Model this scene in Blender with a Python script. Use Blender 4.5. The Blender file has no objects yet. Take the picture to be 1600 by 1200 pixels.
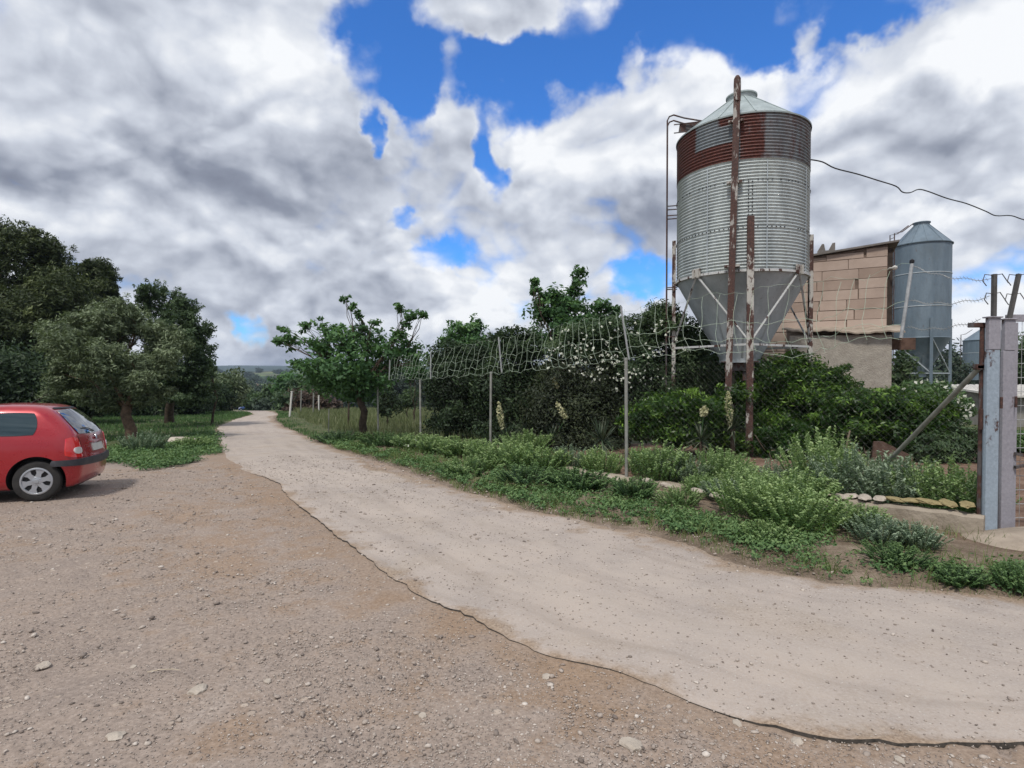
import bpy, bmesh, math, random, os
import numpy as np
from math import sin, cos, pi, radians, atan2, sqrt
from mathutils import Vector, Matrix

scene = bpy.context.scene
COL = scene.collection

# ------------------------------------------------------------------ camera
EYE = 1.6
FPX = 880.0                      # focal length in pixels of the 1600 px wide photograph
PITCH = math.atan(15 / FPX)
cam_d = bpy.data.cameras.new('camera')
cam_d.sensor_width = 36.0
cam_d.lens = 36.0 * FPX / 1600.0
cam_d.clip_start = 0.05
cam_d.clip_end = 9000
cam = bpy.data.objects.new('camera', cam_d)
COL.objects.link(cam)
cam.location = (0, 0, EYE)
cam.rotation_euler = (pi / 2 - PITCH, 0, 0)
scene.camera = cam

# ------------------------------------------------------------------ view
vs = scene.view_settings
vs.view_transform = 'Standard'
vs.look = 'None'
vs.exposure = 0.08
vs.gamma = 1.0
vs.use_curve_mapping = False
scene.cycles.max_bounces = 6
scene.cycles.diffuse_bounces = 3
scene.cycles.glossy_bounces = 3
scene.cycles.transmission_bounces = 4
scene.cycles.transparent_max_bounces = 8
scene.cycles.use_denoising = True
scene.cycles.caustics_reflective = False
scene.cycles.caustics_refractive = False

# ------------------------------------------------------------------ sun
SUN_EL, SUN_AZ = radians(58), radians(205)       # azimuth clockwise from +Y
sun_d = bpy.data.lights.new('sun', 'SUN')
sun_d.energy = 2.7
sun_d.angle = radians(7)
sun_d.color = (1.0, 0.95, 0.88)
sun = bpy.data.objects.new('sun', sun_d)
COL.objects.link(sun)
sd = Vector((sin(SUN_AZ) * cos(SUN_EL), cos(SUN_AZ) * cos(SUN_EL), sin(SUN_EL)))
sun.rotation_euler = sd.to_track_quat('Z', 'Y').to_euler()
sun.location = (0, 0, 30)

# ------------------------------------------------------------------ node helper
class NT:
    def __init__(s, tree):
        s.t = tree
        s.n = tree.nodes
    def new(s, typ, ins=None, **kw):
        nd = s.n.new(typ)
        for k, v in kw.items():
            setattr(nd, k, v)
        if ins:
            for k, v in ins.items():
                s.set(nd, k, v)
        return nd
    def set(s, nd, k, v):
        sock = nd.inputs[k]
        if isinstance(v, bpy.types.NodeSocket):
            s.t.links.new(v, sock)
        elif isinstance(v, bpy.types.Node):
            s.t.links.new(v.outputs[0], sock)
        else:
            sock.default_value = v
    def m(s, op, a, b=None, c=None, clamp=False):
        nd = s.n.new('ShaderNodeMath')
        nd.operation = op
        nd.use_clamp = clamp
        for i, v in enumerate((a, b, c)):
            if v is not None:
                s.set(nd, i, v)
        return nd.outputs[0]
    def vm(s, op, a, b=None, scale=None):
        nd = s.n.new('ShaderNodeVectorMath')
        nd.operation = op
        s.set(nd, 0, a)
        if b is not None:
            s.set(nd, 1, b)
        if scale is not None:
            s.set(nd, 'Scale', scale)
        return nd.outputs['Value'] if op in ('LENGTH', 'DOT_PRODUCT') else nd.outputs[0]
    def mix(s, fac, a, b, blend='MIX'):
        nd = s.n.new('ShaderNodeMix')
        nd.data_type = 'RGBA'
        nd.blend_type = blend
        s.set(nd, 0, fac)
        s.set(nd, 6, a)
        s.set(nd, 7, b)
        return nd.outputs[2]
    def noise(s, vec, scale, detail=4, rough=0.5, dist=0.0, dim='3D'):
        nd = s.new('ShaderNodeTexNoise', {'Scale': scale, 'Detail': detail, 'Roughness': rough, 'Distortion': dist})
        nd.noise_dimensions = dim
        if vec is not None:
            s.set(nd, 'Vector', vec)
        return nd.outputs[0]
    def ramp(s, fac, stops, interp='LINEAR'):
        nd = s.n.new('ShaderNodeValToRGB')
        cr = nd.color_ramp
        cr.interpolation = interp
        while len(cr.elements) < len(stops):
            cr.elements.new(0.5)
        for e, (p, c) in zip(cr.elements, stops):
            e.position = p
            e.color = (c[0], c[1], c[2], 1) if not isinstance(c, (int, float)) else (c, c, c, 1)
        s.set(nd, 0, fac)
        return nd.outputs[0]
    def mr(s, v, a, b, c=0.0, d=1.0, smooth=False):
        nd = s.n.new('ShaderNodeMapRange')
        nd.interpolation_type = 'SMOOTHSTEP' if smooth else 'LINEAR'
        for i, x in enumerate((v, a, b, c, d)):
            s.set(nd, i, x)
        return nd.outputs[0]

def c4(r, g=None, b=None):
    if g is None:
        return (r, r, r, 1)
    return (r, g, b, 1)

def azel(px, py):
    a = math.atan((px - 800) / FPX)
    return a, math.atan((585 - py) / FPX * cos(a))

# ------------------------------------------------------------------ world: blue sky with cumulus clouds
world = bpy.data.worlds.new('World')
scene.world = world
world.use_nodes = True
world.node_tree.nodes.clear()
W = NT(world.node_tree)
tc = W.new('ShaderNodeTexCoord')
D = W.vm('NORMALIZE', tc.outputs['Generated'])
sp = W.new('ShaderNodeSeparateXYZ', {0: D})
X, Y, Z = sp.outputs
az = W.m('ARCTAN2', X, Y)
el = W.m('ARCSINE', Z)
AE = W.new('ShaderNodeCombineXYZ', {0: az, 1: el, 2: 0.0}).outputs[0]
warp = W.new('ShaderNodeTexNoise', {'Vector': D, 'Scale': 7.0, 'Detail': 5.0, 'Roughness': 0.6})
wv = W.vm('SUBTRACT', warp.outputs['Color'], (0.5, 0.5, 0.5))
AEw = W.vm('ADD', AE, W.vm('SCALE', wv, scale=0.16))

def blobs(vec, items):
    tot = None
    for (px, py, rx, ry, amp) in items:
        a, e = azel(px, py)
        ax = rx / FPX * cos(a) ** 2
        ey = ry / FPX * cos(a)
        d = W.vm('LENGTH', W.vm('MULTIPLY', W.vm('SUBTRACT', vec, (a, e, 0)), (1 / ax, 1 / ey, 0)))
        v = W.mr(d, 0.35, 1.35, amp, 0.0, smooth=True)
        tot = v if tot is None else W.m('ADD', tot, v)
    return tot

holes = blobs(AEw, [
    (600, 50, 85, 105, 1.0), (690, 100, 80, 75, 0.8), (805, 130, 75, 70, 0.95), (910, 65, 100, 88, 1.0), (1060, 40, 130, 80, 1.05), (640, 190, 36, 50, 0.5), (745, 110, 55, 60, 0.5),
    (1230, 30, 120, 75, 1.0), (1390, -5, 110, 50, 0.85), (765, 250, 26, 60, 0.9), (580, 208, 20, 34, 0.85),
    (690, 400, 60, 22, 0.5), (1005, 448, 60, 34, 0.75), (403, 525, 34, 40, 0.75), (10, 190, 34, 22, 0.6),
    (1418, 395, 26, 16, 0.4), (640, 150, 40, 50, 0.6), (1180, 110, 40, 26, 0.3), (630, 352, 26, 12, 0.4)])
solid = blobs(AEw, [(790, 20, 75, 40, 0.65), (705, 110, 26, 30, 0.3), (985, 95, 22, 34, 0.5), (1245, 80, 24, 26, 0.45), (660, 20, 30, 26, 0.3), (870, 140, 22, 26, 0.4),
                    (1400, 110, 150, 60, 0.3), (300, 200, 300, 200, 0.4), (1400, 300, 240, 120, 0.25), (1500, 150, 130, 90, 0.2)])
darkb = blobs(AEw, [
    (180, 200, 330, 100, 0.10), (120, 290, 260, 70, 0.13), (430, 255, 170, 90, 0.09), (1430, 250, 190, 95, 0.20), (980, 400, 160, 60, 0.08),
    (620, 460, 180, 40, 0.03), (330, 330, 160, 50, 0.05), (950, 350, 150, 60, 0.10), (700, 300, 110, 40, 0.07), (1150, 330, 200, 80, 0.10), (230, 400, 160, 40, 0.03)])
liteb = blobs(AEw, [
    (480, 90, 110, 90, 0.22), (90, 340, 120, 30, 0.10), (880, 270, 130, 70, 0.20), (1120, 190, 170, 70, 0.25), (1560, 60, 120, 70, 0.28), (1330, 130, 130, 50, 0.18),
    (1430, 340, 110, 26, 0.22), (780, 470, 50, 24, 0.28), (500, 395, 90, 26, 0.12), (650, 220, 70, 50, 0.10), (1540, 420, 90, 30, 0.15), (60, 60, 120, 60, 0.06)])

def fields(vec):
    s_ = W.new('ShaderNodeSeparateXYZ', {0: vec})
    zz = W.m('MULTIPLY', W.m('ADD', W.m('MAXIMUM', s_.outputs[2], 0.0), 1.1), 0.58)
    P_ = W.vm('DIVIDE', vec, W.new('ShaderNodeCombineXYZ', {0: zz, 1: zz, 2: W.m('MULTIPLY', zz, 0.7)}).outputs[0])
    n1 = W.noise(P_, 1.9, 4, 0.45, 0.1)
    wq = W.new('ShaderNodeTexNoise', {'Vector': P_, 'Scale': 4.0, 'Detail': 3.0, 'Roughness': 0.5})
    Pw = W.vm('ADD', P_, W.vm('SCALE', W.vm('SUBTRACT', wq.outputs['Color'], (0.5, 0.5, 0.5)), scale=0.22))
    vb = W.new('ShaderNodeTexVoronoi', {'Vector': Pw, 'Scale': 4.2, 'Detail': 2.0, 'Roughness': 0.5, 'Lacunarity': 2.4}, feature='F1')
    bil = W.m('SUBTRACT', 1.0, vb.outputs['Distance'])
    n2 = W.noise(P_, 6.0, 8, 0.6, 0.2)
    n2 = W.m('ADD', W.m('MULTIPLY', bil, 0.52), W.m('ADD', W.m('MULTIPLY', n2, 0.36), W.m('MULTIPLY', W.noise(vec, 24, 5, 0.6, 0.3), 0.12)))
    return n1, n2

n1, n2 = fields(D)
Ds = W.vm('NORMALIZE', W.vm('ADD', D, (0.014, 0.0, 0.030)))
m1, m2 = fields(Ds)
nb = W.m('SUBTRACT', n2, 0.44)
dens = W.m('ADD', W.m('MULTIPLY', W.m('SUBTRACT', n1, 0.5), 1.0), W.m('MULTIPLY', nb, 2.0))
dens = W.m('ADD', dens, 0.74)
dens = W.m('SUBTRACT', dens, holes)
dens = W.m('ADD', dens, solid)
alpha = W.mr(dens, -0.44, 0.30, 0.0, 1.0, smooth=True)
relief = W.m('ADD', W.m('MULTIPLY', W.m('SUBTRACT', n1, m1), 1.2), W.m('MULTIPLY', W.m('SUBTRACT', n2, m2), 1.0))
bright = W.m('ADD', 0.735, relief)
bright = W.m('ADD', bright, W.m('MULTIPLY', W.m('SUBTRACT', n1, 0.5), -0.8))
bright = W.m('ADD', bright, W.m('MULTIPLY', nb, 0.40))
bright = W.m('SUBTRACT', bright, W.m('MULTIPLY', darkb, 1.05))
bright = W.m('ADD', bright, W.m('MULTIPLY', liteb, 0.95))
edge = W.mr(dens, 0.05, 0.5, 0.10, 0.0, smooth=True)
bright = W.m('ADD', bright, edge)
ccol = W.ramp(bright, [(0.0, (0.17, 0.19, 0.25)), (0.3, (0.27, 0.30, 0.375)), (0.52, (0.44, 0.475, 0.555)), (0.72, (0.62, 0.66, 0.74)), (1.0, (0.90, 0.92, 0.95))])
sky = W.new('ShaderNodeTexSky')
sky.sky_type = 'NISHITA'
sky.sun_disc = False
sky.sun_elevation = SUN_EL
sky.sun_rotation = SUN_AZ
sky.air_density = 1.0
sky.dust_density = 0.3
sky.ozone_density = 3.0
skyc = W.mix(1.0, sky.outputs[0], (0.38, 0.84, 1.42, 1), 'MULTIPLY')
bg_sky = W.new('ShaderNodeBackground', {'Color': skyc, 'Strength': 0.13})
bg_cl = W.new('ShaderNodeBackground', {'Color': ccol, 'Strength': 1.0})
fade = W.mr(el, -0.02, 0.0, 0.0, 1.0)
mixs = W.new('ShaderNodeMixShader', {0: W.m('MULTIPLY', alpha, fade), 1: bg_sky.outputs[0], 2: bg_cl.outputs[0]})
W.new('ShaderNodeOutputWorld', {0: mixs.outputs[0]})

# ------------------------------------------------------------------ where things stand
def hnoise(x, y):
    return (np.sin(x * 1.7 + 0.6 * np.sin(y * 1.3)) * np.sin(y * 2.1 + 1.1) + 0.6 * np.sin(x * 4.3 + y * 2.2) * np.sin(y * 3.9 - x)) * 0.5

GY = [-300, 0, 44, 58, 130, 300, 430, 800, 1200, 1750, 2900, 3600, 6000]
GZ = [9.0, 0, -1.32, -2.15, -6.9, -16, -19, -6, 12.0, 6.0, 40, 34, 0]
def g(x, y):
    x = np.asarray(x, float); y = np.asarray(y, float)
    z = np.interp(y, GY, GZ)
    k = np.clip((y - 300) / 900, 0, 1)
    z = z + k * (3.0 * np.sin(x / 210 + 1) + 2.0 * np.sin(x / 83)) + np.clip((y - 1900) / 900, 0, 1) * (5 * np.sin(x / 500 + 2) - x * 0.006)
    return z
def gz(x, y):
    return float(g(x, y))

def ray(px, py):
    f = Vector((0, cos(PITCH), -sin(PITCH))); u = Vector((0, sin(PITCH), cos(PITCH)))
    return f * FPX + Vector((px - 800, 0, 0)) + u * (600 - py)
def P(px, py, y):
    d = ray(px, py); t = y / d.y
    return Vector((d.x * t, y, EYE + d.z * t))
def G(px, py):
    d = ray(px, py)
    if d.z / d.y < -0.062:
        t = EYE / (-d.z - 0.03 * d.y)
        p = Vector((d.x * t, d.y * t, EYE + d.z * t))
        if p.y < 44:
            return p
    y = 40.0
    while y < 4000:
        p = P(px, py, y)
        if p.z <= gz(p.x, p.y):
            return p
        y *= 1.004
    return p

# ------------------------------------------------------------------ object helpers
def tag(o, label=None, cat=None, group=None, kind=None):
    if label: o['label'] = label
    if cat: o['category'] = cat
    if group: o['group'] = group
    if kind: o['kind'] = kind
    return o
def empty(name, loc=(0, 0, 0), rz=0.0, label=None, cat=None, group=None):
    o = bpy.data.objects.new(name, None)
    o.empty_display_size = 0.2
    o.location = loc
    o.rotation_euler = (0, 0, rz)
    COL.objects.link(o)
    return tag(o, label, cat, group)
def link(me, name, mat, parent=None, smooth=False):
    o = bpy.data.objects.new(name, me)
    if mat is not None:
        for m_ in (mat if isinstance(mat, (list, tuple)) else [mat]):
            me.materials.append(m_)
    if smooth:
        me.polygons.foreach_set('use_smooth', [True] * len(me.polygons))
    COL.objects.link(o)
    if parent is not None:
        o.parent = parent
    return o
def np_mesh(name, V, F, mat, parent=None, smooth=False, face_attr=None, vert_attr=None, mi=None):
    V = np.ascontiguousarray(V, dtype=np.float32); F = np.ascontiguousarray(F, dtype=np.int32)
    k = F.shape[1]
    me = bpy.data.meshes.new(name)
    me.vertices.add(len(V)); me.vertices.foreach_set('co', V.ravel())
    me.loops.add(F.size); me.loops.foreach_set('vertex_index', F.ravel())
    me.polygons.add(len(F)); me.polygons.foreach_set('loop_start', np.arange(0, F.size, k, dtype=np.int32))
    if mi is not None:
        me.polygons.foreach_set('material_index', np.asarray(mi, np.int32))
    me.update(calc_edges=True)
    for nm, a in (face_attr or {}).items():
        at_ = me.attributes.new(nm, 'FLOAT', 'FACE'); at_.data.foreach_set('value', np.asarray(a, np.float32))
    for nm, a in (vert_attr or {}).items():
        at_ = me.attributes.new(nm, 'FLOAT', 'POINT'); at_.data.foreach_set('value', np.asarray(a, np.float32))
    return link(me, name, mat, parent, smooth)

class MB:
    def __init__(s):
        s.v = []; s.f = []; s.mi = []; s.cur = 0
    def add(s, vs_, fs_, M=None):
        b = len(s.v)
        s.v += [tuple(M @ Vector(p)) if M is not None else tuple(p) for p in vs_]
        s.f += [tuple(i + b for i in f) for f in fs_]
        s.mi += [s.cur] * len(fs_)
        return s
    def box(s, c, size, M=None, rz=0, tilt=None):
        x, y, z = [q / 2 for q in size]
        R = Matrix.Translation(Vector(c)) @ Matrix.Rotation(rz, 4, 'Z')
        if tilt is not None: R = R @ tilt.to_4x4()
        if M is not None: R = M @ R
        vs_ = [(i, j, k) for k in (-z, z) for j in (-y, y) for i in (-x, x)]
        return s.add(vs_, [(0, 2, 3, 1), (4, 5, 7, 6), (0, 1, 5, 4), (2, 6, 7, 3), (0, 4, 6, 2), (1, 3, 7, 5)], R)
    def beam(s, a, b, w, h=None, up=(0, 0, 1)):
        a = Vector(a); b = Vector(b); h = h or w
        d = (b - a).normalized(); u = Vector(up)
        if abs(d.dot(u)) > 0.98: u = Vector((0, 1, 0))
        r = d.cross(u).normalized(); u = r.cross(d)
        vs_ = []
        for p in (a, b):
            for (i, j) in ((-1, -1), (1, -1), (1, 1), (-1, 1)):
                vs_.append(p + r * (i * w / 2) + u * (j * h / 2))
        return s.add(vs_, [(0, 1, 2, 3), (7, 6, 5, 4), (0, 4, 5, 1), (1, 5, 6, 2), (2, 6, 7, 3), (3, 7, 4, 0)])
    def tube(s, pts, rad, n=8, cap=True):
        pts = [Vector(p) for p in pts]
        if not isinstance(rad, (list, tuple)): rad = [rad] * len(pts)
        vs_, fs_ = [], []
        ref = None
        for i, p in enumerate(pts):
            d = (pts[min(i + 1, len(pts) - 1)] - pts[max(i - 1, 0)]).normalized()
            if ref is None:
                ref = Vector((0, 0, 1)) if abs(d.z) < 0.9 else Vector((0, 1, 0))
            r = d.cross(ref)
            if r.length < 1e-4: r = d.cross(Vector((1, 0.1, 0)))
            r.normalize(); u = r.cross(d).normalized(); ref = u
            for k in range(n):
                a = 2 * pi * k / n
                vs_.append(p + (r * cos(a) + u * sin(a)) * rad[i])
        for i in range(len(pts) - 1):
            for k in range(n):
                k2 = (k + 1) % n
                fs_.append((i * n + k, i * n + k2, (i + 1) * n + k2, (i + 1) * n + k))
        if cap:
            fs_.append(tuple(range(n - 1, -1, -1)))
            fs_.append(tuple((len(pts) - 1) * n + k for k in range(n)))
        return s.add(vs_, fs_)
    def lathe(s, prof, n=32, M=None, closed=False):
        vs_, fs_ = [], []
        for (r, z) in prof:
            for k in range(n):
                a = 2 * pi * k / n
                vs_.append((r * cos(a), r * sin(a), z))
        m_ = len(prof)
        for i in range(m_ if closed else m_ - 1):
            i2 = (i + 1) % m_
            for k in range(n):
                k2 = (k + 1) % n
                fs_.append((i * n + k, i * n + k2, i2 * n + k2, i2 * n + k))
        return s.add(vs_, fs_, M)
    def prism(s, poly, z0, z1, M=None):
        n = len(poly)
        vs_ = [(x, y, z0) for x, y in poly] + [(x, y, z1) for x, y in poly]
        fs_ = [tuple(range(n - 1, -1, -1)), tuple(range(n, 2 * n))] + [(i, (i + 1) % n, n + (i + 1) % n, n + i) for i in range(n)]
        return s.add(vs_, fs_, M)
    def build(s, name, mat, parent=None, smooth=False, bevel=0.0):
        me = bpy.data.meshes.new(name)
        me.from_pydata(s.v, [], s.f)
        me.polygons.foreach_set('material_index', s.mi)
        me.update()
        o = link(me, name, mat, parent, smooth)
        if bevel:
            b = o.modifiers.new('bevel', 'BEVEL'); b.width = bevel; b.segments = 2; b.limit_method = 'ANGLE'
        if smooth:
            try: me.set_sharp_from_angle(angle=radians(38))
            except Exception: pass
        return o

# ------------------------------------------------------------------ materials
def base_mat(name):
    m_ = bpy.data.materials.new(name)
    m_.use_nodes = True
    m_.node_tree.nodes.clear()
    N = NT(m_.node_tree)
    b = N.new('ShaderNodeBsdfPrincipled')
    o = N.new('ShaderNodeOutputMaterial')
    m_.node_tree.links.new(b.outputs[0], o.inputs[0])
    return m_, N, b
def bump(N, b, h, strength=0.5, dist=0.01):
    bn = N.new('ShaderNodeBump', {'Height': h, 'Strength': strength, 'Distance': dist})
    N.set(b, 'Normal', bn.outputs[0])
def simple(name, c1, c2, scale=5, rough=0.8, metal=0.0, bmp=0.3, bdist=0.005, detail=6, spec=0.3):
    m_, N, b = base_mat(name)
    t = N.new('ShaderNodeTexCoord')
    n = N.noise(t.outputs['Object'], scale, detail, 0.6)
    N.set(b, 'Base Color', N.ramp(n, [(0.3, c1), (0.7, c2)]))
    N.set(b, 'Roughness', rough); N.set(b, 'Metallic', metal); N.set(b, 'Specular IOR Level', spec)
    if bmp:
        bump(N, b, N.noise(t.outputs['Object'], scale * 5, 4, 0.6), bmp, bdist)
    return m_
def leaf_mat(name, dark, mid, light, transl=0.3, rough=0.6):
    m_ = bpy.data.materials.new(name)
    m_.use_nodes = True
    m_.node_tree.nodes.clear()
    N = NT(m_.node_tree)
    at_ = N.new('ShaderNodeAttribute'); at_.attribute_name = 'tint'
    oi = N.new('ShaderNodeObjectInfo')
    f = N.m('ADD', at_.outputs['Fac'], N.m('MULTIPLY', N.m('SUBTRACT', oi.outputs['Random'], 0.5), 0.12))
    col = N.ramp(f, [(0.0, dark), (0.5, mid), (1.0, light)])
    b = N.new('ShaderNodeBsdfPrincipled', {'Base Color': col, 'Roughness': rough, 'Specular IOR Level': 0.3})
    t = N.new('ShaderNodeBsdfTranslucent', {'Color': N.mix(0.5, col, c4(light[0] * 1.3, light[1] * 1.5, light[2] * 0.7))})
    mx = N.new('ShaderNodeMixShader', {0: transl, 1: b.outputs[0], 2: t.outputs[0]})
    N.new('ShaderNodeOutputMaterial', {0: mx.outputs[0]})
    return m_
def rust_mat(name, paint, rust_amt=0.5, scale=3.0, stretch=(1, 1, 0.35), rough=0.75):
    m_, N, b = base_mat(name)
    t = N.new('ShaderNodeTexCoord')
    v = N.vm('MULTIPLY', t.outputs['Object'], stretch)
    n = N.noise(v, scale, 8, 0.68)
    k = N.mr(n, 0.62 - rust_amt * 0.3, 0.66 - rust_amt * 0.3, 0, 1)
    fine = N.noise(t.outputs['Object'], 30, 5, 0.7)
    rust = N.ramp(fine, [(0.3, (0.028, 0.016, 0.014)), (0.55, (0.075, 0.034, 0.026)), (0.75, (0.15, 0.07, 0.048))])
    pc = N.mix(N.mr(fine, 0.3, 0.7), c4(*[q * 0.72 for q in paint]), c4(*paint))
    N.set(b, 'Base Color', N.mix(k, pc, rust))
    N.set(b, 'Roughness', rough)
    bump(N, b, N.m('ADD', N.m('MULTIPLY', k, -0.6), fine), 0.5, 0.004)
    return m_

M = {}
M['pine'] = leaf_mat('pine_needles', (0.014, 0.024, 0.011), (0.050, 0.070, 0.026), (0.135, 0.165, 0.06), 0.15)
M['olive'] = leaf_mat('olive_leaves', (0.035, 0.05, 0.027), (0.115, 0.15, 0.08), (0.29, 0.35, 0.21), 0.15)
M['oak'] = leaf_mat('oak_leaves', (0.018, 0.034, 0.018), (0.052, 0.088, 0.040), (0.14, 0.20, 0.09), 0.18)
M['fig'] = leaf_mat('broad_leaves', (0.022, 0.052, 0.022), (0.065, 0.145, 0.055), (0.16, 0.28, 0.10), 0.3)
M['darkbush'] = leaf_mat('dark_shrub_leaves', (0.010, 0.018, 0.009), (0.028, 0.052, 0.022), (0.08, 0.125, 0.045), 0.12)
M['bramble'] = leaf_mat('bramble_leaves', (0.011, 0.015, 0.008), (0.030, 0.042, 0.02), (0.085, 0.105, 0.045), 0.12)
M['pitto'] = leaf_mat('pittosporum_leaves', (0.006, 0.018, 0.005), (0.020, 0.055, 0.010), (0.20, 0.34, 0.05), 0.22, 0.4)
M['herb'] = leaf_mat('herb_leaves', (0.045, 0.095, 0.034), (0.135, 0.23, 0.08), (0.36, 0.46, 0.21), 0.25)
M['herbgrey'] = leaf_mat('grey_herb_leaves', (0.05, 0.085, 0.05), (0.13, 0.195, 0.12), (0.32, 0.39, 0.27), 0.2)
M['cover'] = leaf_mat('ground_cover_leaves', (0.028, 0.065, 0.025), (0.075, 0.15, 0.052), (0.18, 0.27, 0.10), 0.2)
M['grass'] = leaf_mat('grass_blades', (0.06, 0.085, 0.035), (0.135, 0.165, 0.075), (0.32, 0.31, 0.19), 0.25)
M['vgrass'] = leaf_mat('green_grass_blades', (0.05, 0.085, 0.028), (0.12, 0.175, 0.055), (0.28, 0.33, 0.13), 0.25)
M['dry'] = leaf_mat('dry_straw', (0.16, 0.13, 0.085), (0.30, 0.25, 0.17), (0.48, 0.42, 0.31), 0.1)
M['far_green'] = leaf_mat('far_leaves', (0.030, 0.055, 0.030), (0.06, 0.10, 0.045), (0.12, 0.18, 0.07), 0.2)
M['far_dark'] = leaf_mat('far_dark_leaves', (0.016, 0.030, 0.022), (0.035, 0.055, 0.036), (0.06, 0.09, 0.05), 0.1)
M['brownbush'] = leaf_mat('brown_leaves', (0.035, 0.022, 0.018), (0.075, 0.05, 0.038), (0.13, 0.10, 0.07), 0.1)
M['petal'] = leaf_mat('white_petals', (0.62, 0.64, 0.58), (0.78, 0.79, 0.72), (0.85, 0.85, 0.80), 0.3)
M['cream'] = leaf_mat('cream_petals', (0.40, 0.40, 0.24), (0.58, 0.56, 0.36), (0.75, 0.72, 0.52), 0.2)
M['yucca'] = leaf_mat('yucca_blades', (0.02, 0.035, 0.02), (0.055, 0.085, 0.05), (0.20, 0.22, 0.15), 0.05, 0.45)
M['bark'] = simple('bark', (0.03, 0.022, 0.016), (0.10, 0.075, 0.055), 8, 0.9, bmp=0.9, bdist=0.02)
M['barkwarm'] = simple('warm_bark', (0.045, 0.03, 0.022), (0.17, 0.115, 0.075), 6, 0.9, bmp=0.9, bdist=0.02)
M['deadwood'] = simple('dead_wood', (0.10, 0.075, 0.055), (0.24, 0.19, 0.14), 6, 0.9)
M['concrete'] = simple('old_concrete', (0.24, 0.20, 0.155), (0.38, 0.325, 0.26), 3, 0.9, bmp=0.8, bdist=0.02)
M['apron'] = simple('pale_concrete', (0.22, 0.18, 0.14), (0.42, 0.35, 0.28), 3, 0.9, bmp=0.7, bdist=0.02)
M['yellowstone'] = simple('yellow_crust', (0.22, 0.175, 0.085), (0.38, 0.31, 0.16), 8, 0.9, bmp=0.9, bdist=0.02)
M['stone'] = simple('pale_stone', (0.32, 0.275, 0.225), (0.52, 0.46, 0.39), 4, 0.9, bmp=0.8, bdist=0.02)
M['rusty'] = rust_mat('peeling_white_paint', (0.50, 0.48, 0.44), 0.52, 4.5, (1, 1, 0.45))
M['rustpole'] = rust_mat('mostly_rusty_white_paint', (0.42, 0.40, 0.37), 0.68, 5.5, (1, 1, 0.35))
M['rustyless'] = rust_mat('white_paint_some_rust', (0.60, 0.61, 0.60), 0.25, 5)
M['ladder'] = rust_mat('dark_rusty_steel', (0.10, 0.09, 0.09), 0.55, 5)
M['gate_blue'] = rust_mat('blue_grey_paint', (0.33, 0.40, 0.47), 0.22, 3.0, (1, 1, 0.6), 0.55)
M['gate_pink'] = rust_mat('faded_pinkish_paint', (0.33, 0.32, 0.36), 0.14, 3.0, (1, 1, 0.5), 0.6)
M['galvwire'] = simple('galvanised_wire', (0.30, 0.31, 0.31), (0.48, 0.49, 0.49), 20, 0.5, 0.6, 0)
M['netwire'] = simple('pale_green_wire', (0.34, 0.44, 0.33), (0.50, 0.58, 0.47), 6, 0.6, 0.0, 0)
M['post'] = simple('galvanised_post', (0.20, 0.20, 0.18), (0.36, 0.36, 0.33), 6, 0.6, 0.35, 0.3)
M['armgrey'] = simple('dark_grey_steel', (0.05, 0.05, 0.052), (0.13, 0.125, 0.12), 8, 0.7, 0.2, 0.3)
M['braceM'] = simple('weathered_grey_tube', (0.16, 0.16, 0.14), (0.30, 0.30, 0.26), 6, 0.75, 0.1, 0.3)
M['black'] = simple('black_plastic', (0.012, 0.012, 0.013), (0.025, 0.025, 0.027), 6, 0.5, 0, 0)
M['cable'] = simple('black_cable', (0.02, 0.02, 0.022), (0.05, 0.05, 0.05), 6, 0.6, 0, 0)
M['roofsheet'] = simple('grey_fibre_cement', (0.12, 0.11, 0.10), (0.22, 0.20, 0.185), 4, 0.9)
M['shade_brown'] = simple('dark_shade_brown', (0.03, 0.025, 0.02), (0.07, 0.05, 0.04), 4, 0.9)  # dark brown with shade put into the colour
M['whiteroof'] = simple('white_roof', (0.55, 0.53, 0.50), (0.70, 0.68, 0.64), 2, 0.8)
M['greyblock'] = simple('grey_block_wall', (0.20, 0.19, 0.175), (0.30, 0.285, 0.26), 3, 0.9)
M['housewall'] = simple('cream_render', (0.50, 0.42, 0.30), (0.60, 0.52, 0.40), 1, 0.9)
M['housetile'] = simple('clay_tiles', (0.28, 0.19, 0.13), (0.38, 0.27, 0.2), 3, 0.9)
M['brownboard'] = simple('brown_rotten_board', (0.06, 0.035, 0.025), (0.16, 0.10, 0.075), 5, 0.9)
M['redboard'] = simple('dull_red_plastic', (0.12, 0.02, 0.02), (0.20, 0.035, 0.03), 3, 0.6)

# ------------------------------------------------------------------ road outline (photograph pixels on the ground -> metres)
Lpx = [(397, 647), (368, 655), (340, 666), (337, 680), (345, 700), (352, 718), (382, 735), (418, 747), (437, 757), (455, 780), (500, 815), (560, 858), (620, 898), (680, 935),
       (740, 965), (800, 1000), (850, 1025), (950, 1050), (1020, 1075), (1080, 1105), (1150, 1130), (1250, 1152), (1400, 1168), (1600, 1168)]
Rpx = [(432, 648), (426, 655), (440, 667), (480, 685), (520, 700), (600, 725), (700, 760), (800, 795), (860, 808), (1000, 832), (1100, 868), (1200, 900), (1300, 917), (1400, 926), (1500, 935), (1600, 945)]
Lw = [tuple(G(*p)[:2]) for p in Lpx] + [(3.2, 2.25), (4.6, 1.2), (7.5, -2.5), (16, -15)]
Rw = [tuple(G(*p)[:2]) for p in Rpx] + [(5.5, 2.7), (8.5, -0.2), (20, -11)]
Lw = [(-70, 122), (-30, 60)] + Lw
Rw = [(-64, 122), (-26, 60)] + Rw
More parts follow.
